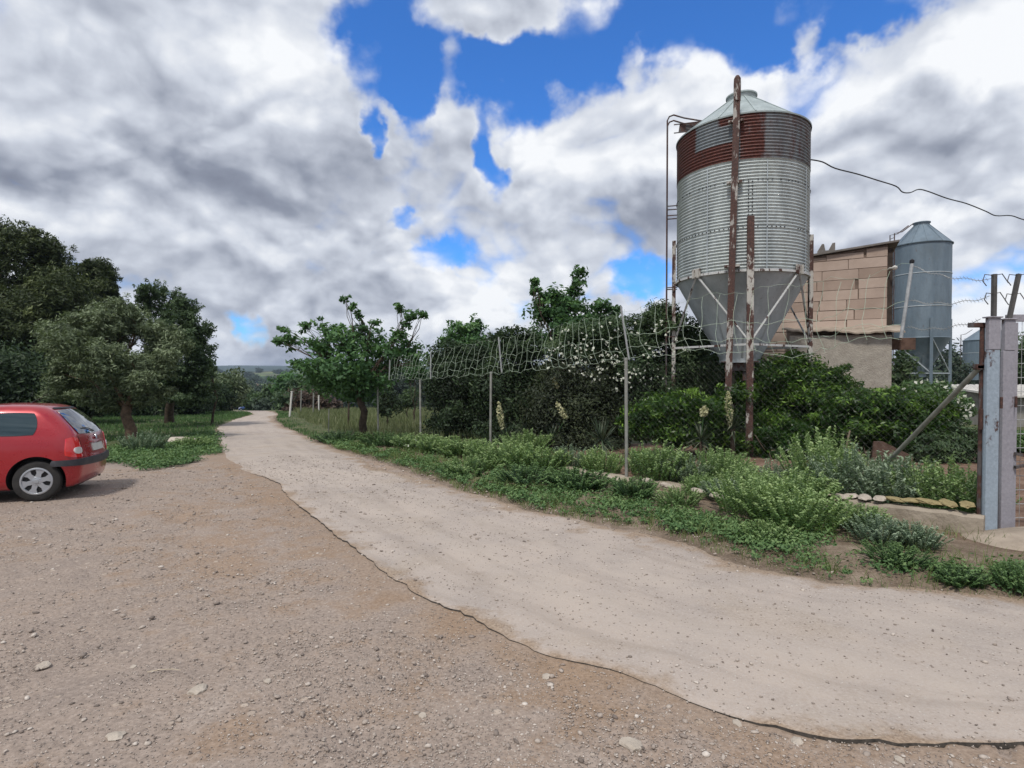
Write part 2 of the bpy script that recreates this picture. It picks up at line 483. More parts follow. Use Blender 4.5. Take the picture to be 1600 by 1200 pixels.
def resample(pts, n, power=1.6):
    p = np.array(pts); d = np.r_[0, np.cumsum(np.linalg.norm(np.diff(p, axis=0), axis=1))]
    t = d[-1] * (1 - (1 - np.linspace(0, 1, n)) ** power) if power != 1 else np.linspace(0, d[-1], n)
    return np.c_[np.interp(t, d, p[:, 0]), np.interp(t, d, p[:, 1])], t
def arc_frac(pts):
    p = np.array(pts); d = np.r_[0, np.cumsum(np.linalg.norm(np.diff(p, axis=0), axis=1))]
    return d / d[-1]
rng = np.random.default_rng(7)
# pair both edges station by station at matching distance (sorted by the sweep parameter)
NS = 1500
def edge_curve(pts, keys):
    p = np.array(pts)
    def f(t): return np.c_[np.interp(t, keys, p[:, 0]), np.interp(t, keys, p[:, 1])]
    return f
Lk = np.array([p[1] * 0.7 - p[0] for p in Lw]); Lk = np.maximum.accumulate(-Lk)
Rk = np.array([p[1] * 0.7 - p[0] for p in Rw]); Rk = np.maximum.accumulate(-Rk)
Lk = (Lk - Lk[0]) / (Lk[-1] - Lk[0]) + np.arange(len(Lk)) * 1e-6
Rk = (Rk - Rk[0]) / (Rk[-1] - Rk[0]) + np.arange(len(Rk)) * 1e-6
tt = np.linspace(0, 1, NS) ; tt = 0.55 * tt + 0.45 * (1 - (1 - tt) ** 2.5)
tt = (tt - tt[0]) / (tt[-1] - tt[0])
Lc = edge_curve(Lw, Lk)(tt); Rc = edge_curve(Rw, Rk)(tt)
def jitter(n, amp, seed, k=3):
    r = np.random.default_rng(seed); out = np.zeros(n)
    for o in range(6):
        m_ = max(4, int(n / (40 / 1.9 ** o))); out += np.interp(np.linspace(0, 1, n), np.linspace(0, 1, m_), r.normal(0, 1, m_)) * amp * 0.62 ** o
    return out
nl = np.gradient(Lc, axis=0); nl = np.c_[nl[:, 1], -nl[:, 0]] / (np.linalg.norm(nl, axis=1)[:, None] + 1e-9)
Lc = Lc + nl * jitter(NS, 0.034, 3)[:, None]
nr_ = np.gradient(Rc, axis=0); nr_ = np.c_[nr_[:, 1], -nr_[:, 0]] / (np.linalg.norm(nr_, axis=1)[:, None] + 1e-9)
Rc = Rc + nr_ * (jitter(NS, 0.11, 4) + np.random.default_rng(9).normal(0, 0.02, NS))[:, None]
Lc = Lc + nl * np.random.default_rng(10).normal(0, 0.008, NS)[:, None]

def xR(y):
    p = np.array(Rw)[::-1]; return np.interp(y, p[:, 1], p[:, 0])
Lsort = np.array(sorted([(p[1], p[0]) for p in Lw]))
def xL(y):
    return np.interp(y, Lsort[:, 0], Lsort[:, 1])

# ------------------------------------------------------------------ ground
def sstep(v, a, b):
    t = np.clip((v - a) / (b - a), 0, 1); return t * t * (3 - 2 * t)
def fbm2(x, y, s, seed=0, octs=5):
    out = np.zeros_like(x); a = 1.0; tot = 0
    for o in range(octs):
        k = s * 1.9 ** o; q = seed * 13.7 + o * 5.1
        out += a * np.sin(x * k + q + 1.7 * np.sin(y * k * 0.7 + q)) * np.sin(y * k * 1.1 - q + 1.3 * np.sin(x * k * 0.8 + 2 * q)); tot += a; a *= 0.6
    return out / tot
thf = np.linspace(-62, 62, 460); thb = np.linspace(62, 298, 90)[1:-1]
TH = np.radians(np.r_[thf, thb]); NR = 350
RR = np.r_[0.02, np.geomspace(0.3, 3700, NR)]
th, rr = np.meshgrid(TH, RR)
gx = rr * np.sin(th); gy = rr * np.cos(th)
dR = gx - xR(gy); dL = xL(gy) - gx
onroad = (dR < -0.35) & (dL < -0.30) & (gy < 125)
right = sstep(dR, -0.1, 0.5)
nearw = 1 - sstep(rr, 60, 130)
bnd = np.interp(gx, [-60, -12, -8, -6], [10.5, 11.3, 13.5, 16.5])          # gravel lot ends here, grass beyond
nA = fbm2(gx, gy, 1.3, 1); nB = fbm2(gx, gy, 0.5, 2); nC = fbm2(gx, gy, 3.5, 3)
leftgrass = sstep(gy + nA * 1.2 - bnd, -0.3, 0.7) * (dL > 0)
rightgrass = right * sstep(nA * 0.5 + nB * 0.4 + 0.9 * sstep(gy, 14, 19) - 0.15, 0.05, 0.5)
grassm = np.where(dR > 0, rightgrass, leftgrass)
lotm = (1 - np.clip(leftgrass, 0, 1)) * (dR < 0)
far = sstep(gy, 300, 420)
fieldm = far * sstep(fbm2(gx, gy, 0.006, 5) + 0.15, 0.1, 0.3) * (1 - sstep(gy, 1250, 1500)) * sstep(gx, -560, -430 + 0 * gx)
forestm = far * (1 - fieldm)
soilr = right * sstep(dR, 2.6, 3.4) * (gy < 30)
rut = -0.02 * np.exp(-((gx + 0.35 * gy + 1.6 + 0.3 * np.sin(gy)) / 0.22) ** 2) - 0.02 * np.exp(-((gx + 0.35 * gy + 3.0 + 0.3 * np.sin(gy)) / 0.22) ** 2)
relief = (rut + 0.010 * fbm2(gx, gy, 2.7, 51)) * lotm * (dL > 0.4) + hnoise(gx, gy) * np.where(grassm > 0.3, 0.028, 0.010) * nearw * (~onroad) - 0.02 * onroad
mound = 0.16 * np.exp(-(((gx + 11.3) / 1.0) ** 2 + ((gy - 17.0) / 0.7) ** 2))
gzv = g(gx, gy) + relief - 0.003 + mound + 0.08 * right * sstep(dR, 0.3, 1.4) * nearw
n_t = len(TH); n_r = len(RR)
V = np.c_[gx.ravel(), gy.ravel(), gzv.ravel()]
ii, jj = np.meshgrid(np.arange(n_r - 1), np.arange(n_t), indexing='ij')
j2 = (jj + 1) % n_t
F = np.c_[(ii * n_t + jj).ravel(), (ii * n_t + j2).ravel(), ((ii + 1) * n_t + j2).ravel(), ((ii + 1) * n_t + jj).ravel()][:, ::-1]

gm, N, b = base_mat('ground')
t = N.new('ShaderNodeTexCoord'); O = t.outputs['Object']
def att(nm):
    a_ = N.new('ShaderNodeAttribute'); a_.attribute_name = nm; return a_.outputs['Fac']
big = N.noise(O, 0.45, 5, 0.6); med = N.noise(O, 3.2, 7, 0.65); fine = N.noise(O, 42, 5, 0.7)
lotc = N.ramp(N.m('ADD', N.m('MULTIPLY', big, 0.55), N.m('MULTIPLY', med, 0.45)), [(0.38, (0.27, 0.235, 0.215)), (0.49, (0.36, 0.305, 0.265)), (0.56, (0.31, 0.225, 0.16)), (0.64, (0.38, 0.275, 0.19))])
lotc = N.mix(0.5, lotc, N.ramp(fine, [(0.25, (0.06, 0.05, 0.042)), (0.5, (0.26, 0.215, 0.175)), (0.75, (0.50, 0.44, 0.38))]))
def stones(scale, lo, hi, thr):
    v = N.new('ShaderNodeTexVoronoi', {'Vector': O, 'Scale': scale, 'Randomness': 1.0}); v.feature = 'F1'
    cs = N.new('ShaderNodeSeparateColor', {0: v.outputs['Color']})
    size = N.m('MULTIPLY', cs.outputs[1], 0.42)
    inside = N.m('MULTIPLY', N.mr(v.outputs['Distance'], size, N.m('MULTIPLY', size, 0.7), 0, 1), N.m('GREATER_THAN', cs.outputs[0], thr))
    colr = N.mix(cs.outputs[2], lo, hi)
    return inside, colr
s1, k1 = stones(34, c4(0.20, 0.17, 0.15), c4(0.52, 0.46, 0.40), 0.45)
s2, k2 = stones(14, c4(0.24, 0.20, 0.17), c4(0.50, 0.44, 0.37), 0.72)
s3, k3 = stones(75, c4(0.13, 0.11, 0.10), c4(0.50, 0.45, 0.40), 0.35)
lotc = N.mix(N.m('MULTIPLY', s3, 0.75), lotc, k3)
lotc = N.mix(N.m('MULTIPLY', s1, 0.8), lotc, k1)
lotc = N.mix(N.m('MULTIPLY', s2, 0.8), lotc, k2)
pale = N.m('MULTIPLY', N.mr(N.noise(O, 1.15, 6, 0.65, 0.4), 0.57, 0.66), 0.55)
lotc = N.mix(pale, lotc, N.ramp(fine, [(0.3, (0.22, 0.19, 0.17)), (0.7, (0.48, 0.43, 0.38))]))
soil = N.ramp(N.m('ADD', N.m('MULTIPLY', med, 0.55), N.m('MULTIPLY', fine, 0.45)), [(0.34, (0.085, 0.062, 0.045)), (0.48, (0.165, 0.125, 0.092)), (0.58, (0.24, 0.19, 0.145)), (0.7, (0.34, 0.275, 0.215))])
redsoil = N.ramp(med, [(0.3, (0.10, 0.058, 0.042)), (0.5, (0.175, 0.112, 0.08)), (0.7, (0.26, 0.185, 0.14))])
grs = N.ramp(N.m('ADD', N.m('MULTIPLY', med, 0.65), N.m('MULTIPLY', fine, 0.35)), [(0.33, (0.03, 0.042, 0.02)), (0.46, (0.07, 0.088, 0.038)), (0.56, (0.13, 0.13, 0.07)), (0.66, (0.22, 0.19, 0.125))])
fld = N.ramp(N.noise(O, 0.012, 5, 0.6), [(0.35, (0.035, 0.07, 0.03)), (0.5, (0.09, 0.135, 0.05)), (0.62, (0.19, 0.21, 0.08))])
fst = N.ramp(N.noise(O, 0.03, 8, 0.7), [(0.35, (0.018, 0.034, 0.024)), (0.6, (0.045, 0.07, 0.042))])
lotc = N.mix(1.0, lotc, c4(1.0, 0.955, 0.935), 'MULTIPLY')
lotc = N.mix(N.mr(N.m('ADD', att('fringe'), N.m('MULTIPLY', N.m('SUBTRACT', med, 0.5), 1.4)), 0.35, 0.75, 0, 0.42), lotc, N.mix(fine, c4(0.16, 0.10, 0.06), c4(0.38, 0.27, 0.18)))
colr = N.mix(att('lot'), soil, lotc)
colr = N.mix(att('redsoil'), colr, redsoil)
colr = N.mix(N.mr(N.m('ADD', att('grass'), N.m('MULTIPLY', N.m('SUBTRACT', med, 0.5), 0.9)), 0.35, 0.65), colr, grs)
colr = N.mix(att('field'), colr, fld)
colr = N.mix(att('forest'), colr, fst)
N.set(b, 'Base Color', colr); N.set(b, 'Roughness', 0.95); N.set(b, 'Specular IOR Level', 0.15)
hh = N.m('ADD', N.m('MULTIPLY', fine, 0.5), N.m('ADD', N.m('MULTIPLY', s1, 0.5), N.m('ADD', N.m('MULTIPLY', s2, 0.8), N.m('MULTIPLY', s3, 0.25))))
bump(N, b, hh, 0.9, 0.012)
ground = np_mesh('ground', V, F, gm, smooth=True, vert_attr={'lot': lotm.ravel(), 'fringe': np.where(dL > -0.3, np.exp(-np.abs(dL) / 0.9), 0).ravel(), 'grass': (grassm * (gy < 320)).ravel(), 'redsoil': soilr.ravel(), 'field': fieldm.ravel(), 'forest': forestm.ravel()})
tag(ground, kind='structure')

# ------------------------------------------------------------------ road sheet with broken asphalt edge
NC = 44
w_ = np.linspace(0, 1, NC)
RX = Lc[:, None, 0] * (1 - w_) + Rc[:, None, 0] * w_
RY = Lc[:, None, 1] * (1 - w_) + Rc[:, None, 1] * w_
RZ = g(RX, RY) + 0.011 + 0.004 * hnoise(RX * 2, RY * 2)
RZ[:, -1] -= 0.03; RZ[:, -2] -= 0.006
RZ[:, :3] -= (np.clip((Lc[:, 1] - 10.5) / 1.5, 0, 1) * 0.022)[:, None] * np.array([1, 0.6, 0.2])
RZ[:, 0] += np.clip(jitter(NS, 0.005, 41), -0.012, 0.006)
# skirt on the left, broken edge
RX = np.c_[RX[:, :1], RX]; RY = np.c_[RY[:, :1], RY]; RZ = np.c_[RZ[:, :1] - 0.045, RZ]
nc = NC + 1
V = np.c_[RX.ravel(), RY.ravel(), RZ.ravel()]
ii, jj = np.meshgrid(np.arange(NS - 1), np.arange(nc - 1), indexing='ij')
F = np.c_[(ii * nc + jj).ravel(), ((ii + 1) * nc + jj).ravel(), ((ii + 1) * nc + jj + 1).ravel(), (ii * nc + jj + 1).ravel()]
F = F
mi = (jj.ravel() == 0).astype(int)
rm, N, b = base_mat('dusty_asphalt')
t = N.new('ShaderNodeTexCoord'); O = t.outputs['Object']
big = N.noise(O, 0.35, 5, 0.6); med = N.noise(O, 2.4, 7, 0.65); fine = N.noise(O, 60, 4, 0.7); finer = N.noise(O, 160, 3, 0.7)
rc_ = N.ramp(N.m('ADD', N.m('MULTIPLY', big, 0.6), N.m('MULTIPLY', med, 0.4)), [(0.38, (0.295, 0.25, 0.222)), (0.5, (0.375, 0.315, 0.272)), (0.6, (0.42, 0.35, 0.295))])
rc_ = N.mix(N.mr(fine, 0.35, 0.7, 0.0, 0.6), rc_, c4(0.47, 0.425, 0.385))
rc_ = N.mix(N.mr(finer, 0.58, 0.72, 0.0, 0.5), rc_, c4(0.13, 0.115, 0.10))
v = N.new('ShaderNodeTexVoronoi', {'Vector': O, 'Scale': 36}); cs = N.new('ShaderNodeSeparateColor', {0: v.outputs['Color']})
sp_ = N.m('MULTIPLY', N.mr(v.outputs['Distance'], 0.26, 0.16), N.m('GREATER_THAN', cs.outputs[0], 0.74))
rc_ = N.mix(sp_, rc_, N.mix(N.m('GREATER_THAN', cs.outputs[1], 0.35), c4(0.17, 0.14, 0.12), c4(0.50, 0.46, 0.41)))
crk = N.new('ShaderNodeTexNoise', {'Vector': O, 'Scale': 1.1, 'Detail': 3.0, 'Distortion': 1.5})
rc_ = N.mix(N.m('MULTIPLY', N.mr(N.noise(O, 1.4, 6, 0.6, 0.6), 0.64, 0.72), 0.5), rc_, c4(0.20, 0.15, 0.11))
def att(nm):
    a_ = N.new('ShaderNodeAttribute'); a_.attribute_name = nm; return a_.outputs['Fac']
strk = N.noise(N.new('ShaderNodeCombineXYZ', {0: N.m('MULTIPLY', att('ru'), 3.2), 1: N.m('MULTIPLY', att('rs'), 0.32), 2: 0.0}).outputs[0], 1.0, 6, 0.62)
rc_ = N.mix(N.mr(strk, 0.36, 0.50, 0.28, 0.0), rc_, c4(0.235, 0.195, 0.165))
rc_ = N.mix(N.mr(strk, 0.52, 0.66, 0.0, 0.3), rc_, c4(0.46, 0.395, 0.34))
dirt = N.ramp(fine, [(0.3, (0.16, 0.115, 0.08)), (0.55, (0.30, 0.22, 0.155)), (0.75, (0.46, 0.37, 0.29))])
rc_ = N.mix(N.m('MULTIPLY', att('track'), N.mr(med, 0.3, 0.6, 0.05, 0.35)), rc_, c4(0.43, 0.375, 0.325))
rc_ = N.mix(N.mr(N.m('ADD', att('edge'), N.m('MULTIPLY', N.m('SUBTRACT', N.noise(O, 1.8, 8, 0.7), 0.5), 1.7)), 0.38, 0.62, 0, 0.85), rc_, dirt)
rc_ = N.mix(N.mr(N.noise(O, 0.8, 7, 0.62, 0.5), 0.54, 0.70, 0, 0.55), rc_, N.mix(N.mr(fine, 0.35, 0.65), c4(0.25, 0.20, 0.155), c4(0.42, 0.35, 0.28)))
rc_ = N.mix(N.mr(N.noise(O, 6, 4, 0.6), 0.70, 0.74, 0, 0.7), rc_, c4(0.12, 0.09, 0.07))
N.set(b, 'Base Color', rc_); N.set(b, 'Roughness', 0.92); N.set(b, 'Specular IOR Level', 0.15)
bump(N, b, N.m('ADD', fine, N.m('ADD', N.m('MULTIPLY', finer, 0.4), sp_)), 0.5, 0.006)
edge_m = simple('broken_asphalt_edge', (0.018, 0.016, 0.014), (0.07, 0.06, 0.05), 30, 0.95)
wl = np.linalg.norm(Rc - Lc, axis=1)
uu = np.r_[0, w_]; dl_ = uu[None] * wl[:, None]; dr_ = (1 - uu)[None] * wl[:, None]
near_e = np.exp(-dl_ / 0.35) * 0.55 + np.exp(-dr_ / 0.45) * 0.9
tr = np.exp(-((uu[None] - 0.33) / 0.07) ** 2) + np.exp(-((uu[None] - 0.62) / 0.07) ** 2) + 0 * dl_
road = np_mesh('road', V, F, [rm, edge_m], smooth=True, mi=mi, vert_attr={'edge': near_e.ravel(), 'track': tr.ravel(), 'ru': (dl_ + 0 * dl_).ravel(), 'rs': (np.cumsum(np.r_[0, np.linalg.norm(np.diff((Lc + Rc) / 2, axis=0), axis=1)])[:, None] + 0 * dl_).ravel()})
tag(road, kind='structure')

# ------------------------------------------------------------------ loose gravel and bigger stones
def pebble_cloud(xs, ys, sz, seed, name, mat):
    r = np.random.default_rng(seed); n = len(xs)
    phi = (1 + 5 ** 0.5) / 2
    ico = np.array([(-1, phi, 0), (1, phi, 0), (-1, -phi, 0), (1, -phi, 0), (0, -1, phi), (0, 1, phi), (0, -1, -phi), (0, 1, -phi), (phi, 0, -1), (phi, 0, 1), (-phi, 0, -1), (-phi, 0, 1)]) / 1.9
    fc = np.array([(0, 11, 5), (0, 5, 1), (0, 1, 7), (0, 7, 10), (0, 10, 11), (1, 5, 9), (5, 11, 4), (11, 10, 2), (10, 7, 6), (7, 1, 8), (3, 9, 4), (3, 4, 2), (3, 2, 6), (3, 6, 8), (3, 8, 9), (4, 9, 5), (2, 4, 11), (6, 2, 10), (8, 6, 7), (9, 8, 1)])
    a = r.uniform(0, 2 * pi, n); ca, sa = np.cos(a), np.sin(a)
    sc = np.c_[r.uniform(0.7, 1.3, n), r.uniform(0.5, 0.95, n), r.uniform(0.3, 0.6, n)] * sz[:, None]
    v = ico[None] * (1 + r.normal(0, 0.16, (n, 12, 1))) * sc[:, None, :]
    vx = v[..., 0] * ca[:, None] - v[..., 1] * sa[:, None] + xs[:, None]
    vy = v[..., 0] * sa[:, None] + v[..., 1] * ca[:, None] + ys[:, None]
    vz = v[..., 2] + (g(xs, ys) + 0.12 * sz)[:, None]
    V = np.c_[vx.ravel(), vy.ravel(), vz.ravel()]
    F = (fc[None] + (np.arange(n) * 12)[:, None, None]).reshape(-1, 3)
    return np_mesh(name, V, F, mat, face_attr={'tint': np.repeat(r.random(n), 20)})
pm, N, b = base_mat('gravel_stones')
at_ = N.new('ShaderNodeAttribute'); at_.attribute_name = 'tint'
t = N.new('ShaderNodeTexCoord')
cc = N.ramp(at_.outputs['Fac'], [(0.0, (0.13, 0.105, 0.09)), (0.15, (0.25, 0.205, 0.175)), (0.5, (0.36, 0.305, 0.26)), (0.8, (0.46, 0.40, 0.345)), (1.0, (0.60, 0.54, 0.48))])
cc = N.mix(N.mr(N.noise(t.outputs['Object'], 90, 3), 0.4, 0.7, 0, 0.4), cc, c4(0.2, 0.16, 0.13))
N.set(b, 'Base Color', cc); N.set(b, 'Roughness', 0.9)
r = np.random.default_rng(11)
dist = 1.4 * (14 / 1.4) ** (r.random(150000) ** 0.8); ang = np.radians(r.uniform(-52, 50, 150000))
px_ = dist * np.sin(ang); py_ = dist * np.cos(ang)
dens_ = 0.45 + 0.55 * (fbm2(px_, py_, 0.9, 9) > -0.1)
ok = (xL(py_) - px_ > 0.04) & (py_ < np.interp(px_, [-60, -12, -8, -6], [10.5, 11.3, 13.5, 15])) & (r.random(len(px_)) < dens_)
ok &= (px_ < xL(py_))
px_, py_ = px_[ok][:42000], py_[ok][:42000]
sz = 0.0036 + 0.0038 * r.pareto(3.2, len(px_)); sz = np.minimum(sz, 0.022) * 0.88 * np.interp(np.hypot(px_, py_), [1, 4, 14], [0.85, 1.1, 1.9])
lg = pebble_cloud(px_, py_, sz, 12, 'loose_gravel', pm)
tag(lg, kind='stuff')
# a scattering on the road and verge
px2 = r.uniform(-6, 7, 30000); py2 = r.uniform(2.2, 14, 30000)
ok = (px2 > xL(py2) + 0.1) & (px2 < xR(py2) + 1.0); px2, py2 = px2[ok][:7500], py2[ok][:7500]
sz2 = np.minimum(0.004 + 0.004 * r.pareto(3.0, len(px2)), 0.02) * np.interp(py2, [2, 10], [0.9, 1.6])
k_ = r.choice(np.arange(300, NS), 5200); off_ = r.exponential(0.16, 5200) - 0.03
sx = Lc[k_, 0] + (Rc[k_, 0] - Lc[k_, 0]) / np.linalg.norm(Rc[k_] - Lc[k_], axis=1) * off_; sy = Lc[k_, 1] + (Rc[k_, 1] - Lc[k_, 1]) / np.linalg.norm(Rc[k_] - Lc[k_], axis=1) * off_ 
kk_ = (sy < 14) & (fbm2(sx, sy, 2.2, 33) + r.uniform(-.2, .2, len(sx)) > 0.05); px2 = np.r_[px2, sx[kk_]]; py2 = np.r_[py2, sy[kk_]]; sz2 = np.r_[sz2, np.minimum(0.005 + 0.004 * r.pareto(3, int(kk_.sum())), .02)]
rg = pebble_cloud(px2, py2, sz2, 13, 'road_grit', pm); rg.location.z = 0.013
tag(rg, kind='stuff')

def rock(name, pos, sx, sy, sz, seed, mat='stone', label=None, group=None, rz=0.0):
    r = random.Random(seed)
    bm = bmesh.new(); bmesh.ops.create_icosphere(bm, subdivisions=2, radius=1.0)
    ph = [r.uniform(0, 6) for _ in range(6)]
    for v in bm.verts:
        c = v.co; k = 1 + 0.16 * sin(3.1 * c.x + ph[0]) * sin(2.7 * c.y + ph[1]) + 0.10 * sin(6.3 * c.y + ph[2]) * sin(5.1 * c.z + ph[3]) + 0.06 * sin(11 * c.x + ph[4] + 7 * c.z)
        k += r.uniform(-.07, .07); v.co = Vector((c.x * k * sx, c.y * k * sy, max(-0.3, c.z * k) * sz))
    me = bpy.data.meshes.new(name); bm.to_mesh(me); bm.free()
    o = link(me, name, M[mat], None, False)
    o.location = pos; o.rotation_euler = (r.uniform(-.1, .1), r.uniform(-.1, .1), rz or r.uniform(0, 3))
    tag(o, label, 'stone', group)
    return o
stone_list = [
    (987, 1163, 19, 'broad white stone sunk in the dirt just below the cracked road edge'),
    (853, 1057, 9, 'small pale stone in brown dirt, uppermost of the three by the cracked edge'),
    (1245, 1158, 11, 'flat pale stone against the broken asphalt where the crack runs level'),
    (1152, 1130, 9, 'pale stone touching the cracked asphalt edge, next to the reddish dirt'),
    (310, 1078, 15, 'long flat cream stone lying beside the dry stalk on the gravel'),
    (182, 1150, 14, 'low cream stone in the gravel nearest the lower left corner'),
    (68, 1040, 11, 'pale grey stone alone on the brown gravel left of the dry stalk'),
    (208, 1042, 6, 'small rounded stone just left of the dry stalk'),
    (418, 1064, 7, 'small whitish stone in a cluster of grey gravel right of the dry stalk'),
    (660, 1118, 8, 'roundish pale stone among dark fine gravel in the middle of the lot'),
    (325, 706, 7, 'white stone on the corner of the grass where the track begins'),
    (948, 812, 6, 'white pebble on the verge dirt below the tall grey fence post'),
    (1075, 820, 5, 'small white stone in the verge below the concrete footing'),
    (770, 794, 6, 'white stone at the grassy road edge below the left fence posts'),
    (1545, 925, 8, 'flat white stone at the road edge by the concrete apron'),
    (284, 692, 30, 'broad flat pale rock on the dirt mound under the olive tree'), (306, 690, 14, 'smaller pale rock on the dirt mound toward the track'),
    (1405, 1187, 9, 'tan stone half buried below the crack at the lower right')]
for i, (a, b_, s_, lab) in enumerate(stone_list):
    p = G(a, b_); k = s_ / FPX * p.y
    rock('stone', (p.x, p.y, gz(p.x, p.y) + 0.0), k, k * 0.8, k * 0.35, 40 + i, 'stone', lab, 'single stones on the ground')
mb = MB(); p = G(258, 1050)
mb.tube([(p.x - 0.09, p.y - .02, p.z + .010), (p.x - .03, p.y, p.z + .014), (p.x + .04, p.y + .01, p.z + .012), (p.x + 0.09, p.y + .0, p.z + .010)], [0.0022, .002, .0018, .001], 6)
tag(mb.build('dry_stalk', simple('straw', (0.5, 0.42, 0.3), (0.6, 0.52, 0.38), 5, 0.8), None, True), 'thin dry straw stalk lying on the gravel lot', 'stalk')

# ------------------------------------------------------------------ foliage machinery
def leaf_geom(C, Nrm, size, r, elong=1.7):
    n = len(C)
    a = r.normal(size=(n, 3)); u = np.cross(Nrm, a); u /= np.linalg.norm(u, axis=1)[:, None] + 1e-9
    w = np.cross(Nrm, u)
    s = size * r.uniform(0.6, 1.3, n)[:, None] * 0.5
    v0 = C - u * s * elong; v1 = C - w * s * 0.62 + u * s * 0.1 - Nrm * s * 0.0; v2 = C + u * s * elong; v3 = C + w * s * 0.62 + u * s * 0.1
    return np.stack([v0, v1, v2, v3], 1).reshape(-1, 3)
def clump_points(c, rad, n_sub, n_leaf, r, spread=0.30, fill=0.45, under=1.0):
    d = r.normal(size=(n_sub, 3)); d /= np.linalg.norm(d, axis=1)[:, None]
    d[:, 2] = np.where(d[:, 2] < 0, d[:, 2] * under, d[:, 2])
    rr_ = r.uniform(fill, 1.0, n_sub)[:, None]
    spr = r.random(n_sub) < 0.16; rr_ = np.where(spr[:, None], r.uniform(1.02, 1.28, (n_sub, 1)), rr_)
    sc = c + d * rr_ * rad
    m_ = max(1, n_leaf // n_sub)
    off = np.clip(r.normal(size=(n_sub, m_, 3)), -1.7, 1.7) * (np.array(rad) * spread * np.where(spr, 0.62, 1.0)[:, None, None] * r.uniform(0.6, 1.25, (n_sub, 1, 1)))
    pts = (sc[:, None] + off).reshape(-1, 3)
    out = np.repeat(d, m_, 0)
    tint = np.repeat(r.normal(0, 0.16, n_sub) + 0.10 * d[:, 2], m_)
    return pts, out, tint, sc
def foliage(name, clumps, mat, parent, seed, leaf=0.09, lai=2.6, spread=0.26, fill=0.45, elong=1.7, sub=2.2, top_bias=0.5, split=0, maxn=60000):
    r = np.random.default_rng(seed)
    PV, PT, SC = [], [], []
    if split:
        q_ = []
        for (c, rad) in clumps:
            c = np.array(c); rad = np.array(rad, float); q_.append((c, rad * (0.8 if leaf > 0.1 else 0.62)))
            for _ in range(split):
                d = r.normal(size=3); d /= np.linalg.norm(d); q_.append((c + d * rad * r.uniform(0.55, 0.9), rad * r.uniform(0.28, 0.5)))
        clumps = q_
    for (c, rad) in clumps:
        c = np.array(c); rad = np.array(rad, float)
        area = 4 * pi * ((rad[0] * rad[1]) ** 1.6 / 3 + (rad[0] * rad[2]) ** 1.6 / 3 + (rad[1] * rad[2]) ** 1.6 / 3) ** (1 / 1.6)
        n = int(min(maxn, max(90, area * lai / (leaf * leaf * 0.62 * elong * 0.5))))
        ns = max(5, int(area * sub * 0.055 / (spread * min(rad)) ** 2))
        ns = min(ns, max(5, n // 12))
        pts, out, tint, sc = clump_points(c, rad, ns, n, r, spread, fill)
        nr = out * 0.7 + r.normal(size=pts.shape) * 0.7 + np.array([0, 0, top_bias]); nr /= np.linalg.norm(nr, axis=1)[:, None]
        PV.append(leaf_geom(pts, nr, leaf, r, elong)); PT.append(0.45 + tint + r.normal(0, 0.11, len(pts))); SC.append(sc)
    V = np.concatenate(PV); T = np.clip(np.concatenate(PT), 0, 1)
    F = np.arange(len(V)).reshape(-1, 4)
    o = np_mesh(name, V, F, mat, parent, face_attr={'tint': T})
    return o, SC
def branch_path(a, b, r, sag=0.12, n=5):
    a = np.array(a, float); b = np.array(b, float); L = np.linalg.norm(b - a)
    k = r.normal(0, sag * L, 3); k[2] = abs(k[2]) * 0.5
    return [tuple(a + (b - a) * t_ + k * sin(pi * t_) + r.normal(0, 0.02 * L, 3) * (0 < t_ < 1)) for t_ in np.linspace(0, 1, n)]

def tree(name, base, clumps, mat, label, cat='tree', group=None, trunk_r=0.15, fork=0.35, seed=1, bark='bark', leaf=0.09, trunk_mid=None, twigs=True, limbs=True, **kw):
    """clumps in world coordinates [(centre, radii)]; base on the ground"""
    base = Vector(base); root = empty(name, base, 0, label, cat, group)
    cl = [(tuple(Vector(c) - base), rd) for c, rd in clumps]
    fo, SC = foliage('crown', cl, M[mat], root, seed, leaf=leaf, **kw)
    r = np.random.default_rng(seed + 500)
    cen = np.mean([c for c, _ in cl], axis=0); top = max(c[2] for c, _ in cl)
    fz = top * fork
    mb = MB(); f = np.array((cen[0] * 0.25, cen[1] * 0.25, fz)) if trunk_mid is None else np.array(trunk_mid)
    path = branch_path((0, 0, -0.15), f, r, 0.05, 6)
    mb.tube(path, [trunk_r * q for q in (1.35, 1.05, 0.95, 0.9, 0.85, 0.85)], 10)
    if limbs:
        for (c, rd), sc in zip(cl, SC[::len(SC) // len(cl)]):
            c = np.array(c)
            pth = branch_path(f * 0.98, c, r, 0.08, 6)
            k_ = min(0.5, max(0.14, 0.42 * rd[0] / (max(q_[1][0] for q_ in cl)))); mb.tube(pth, list(np.linspace(trunk_r * (k_ + 0.08), trunk_r * k_ * 0.35, 6)), 6, False)
            if twigs:
                for q in sc[r.permutation(len(sc))[:min(len(sc), 9)]]:
                    mb.tube(branch_path(pth[3 if r.random() < .5 else 5], q, r, 0.08, 4), list(np.linspace(trunk_r * 0.10, trunk_r * 0.03, 4)), 4, False)
    mb.build('trunk', M[bark], root, True)
    return root
def pc(px, py, rx, ry, Y, dy=0.0, dr=None):
    c = P(px, py, Y + dy); k = (Y + dy) / FPX
    return (tuple(c), (rx * k, (dr if dr is not None else rx * k * 0.9), ry * k))
def gbase(px, Y):
    p = P(px, 600, Y); return (p.x, Y, gz(p.x, Y))

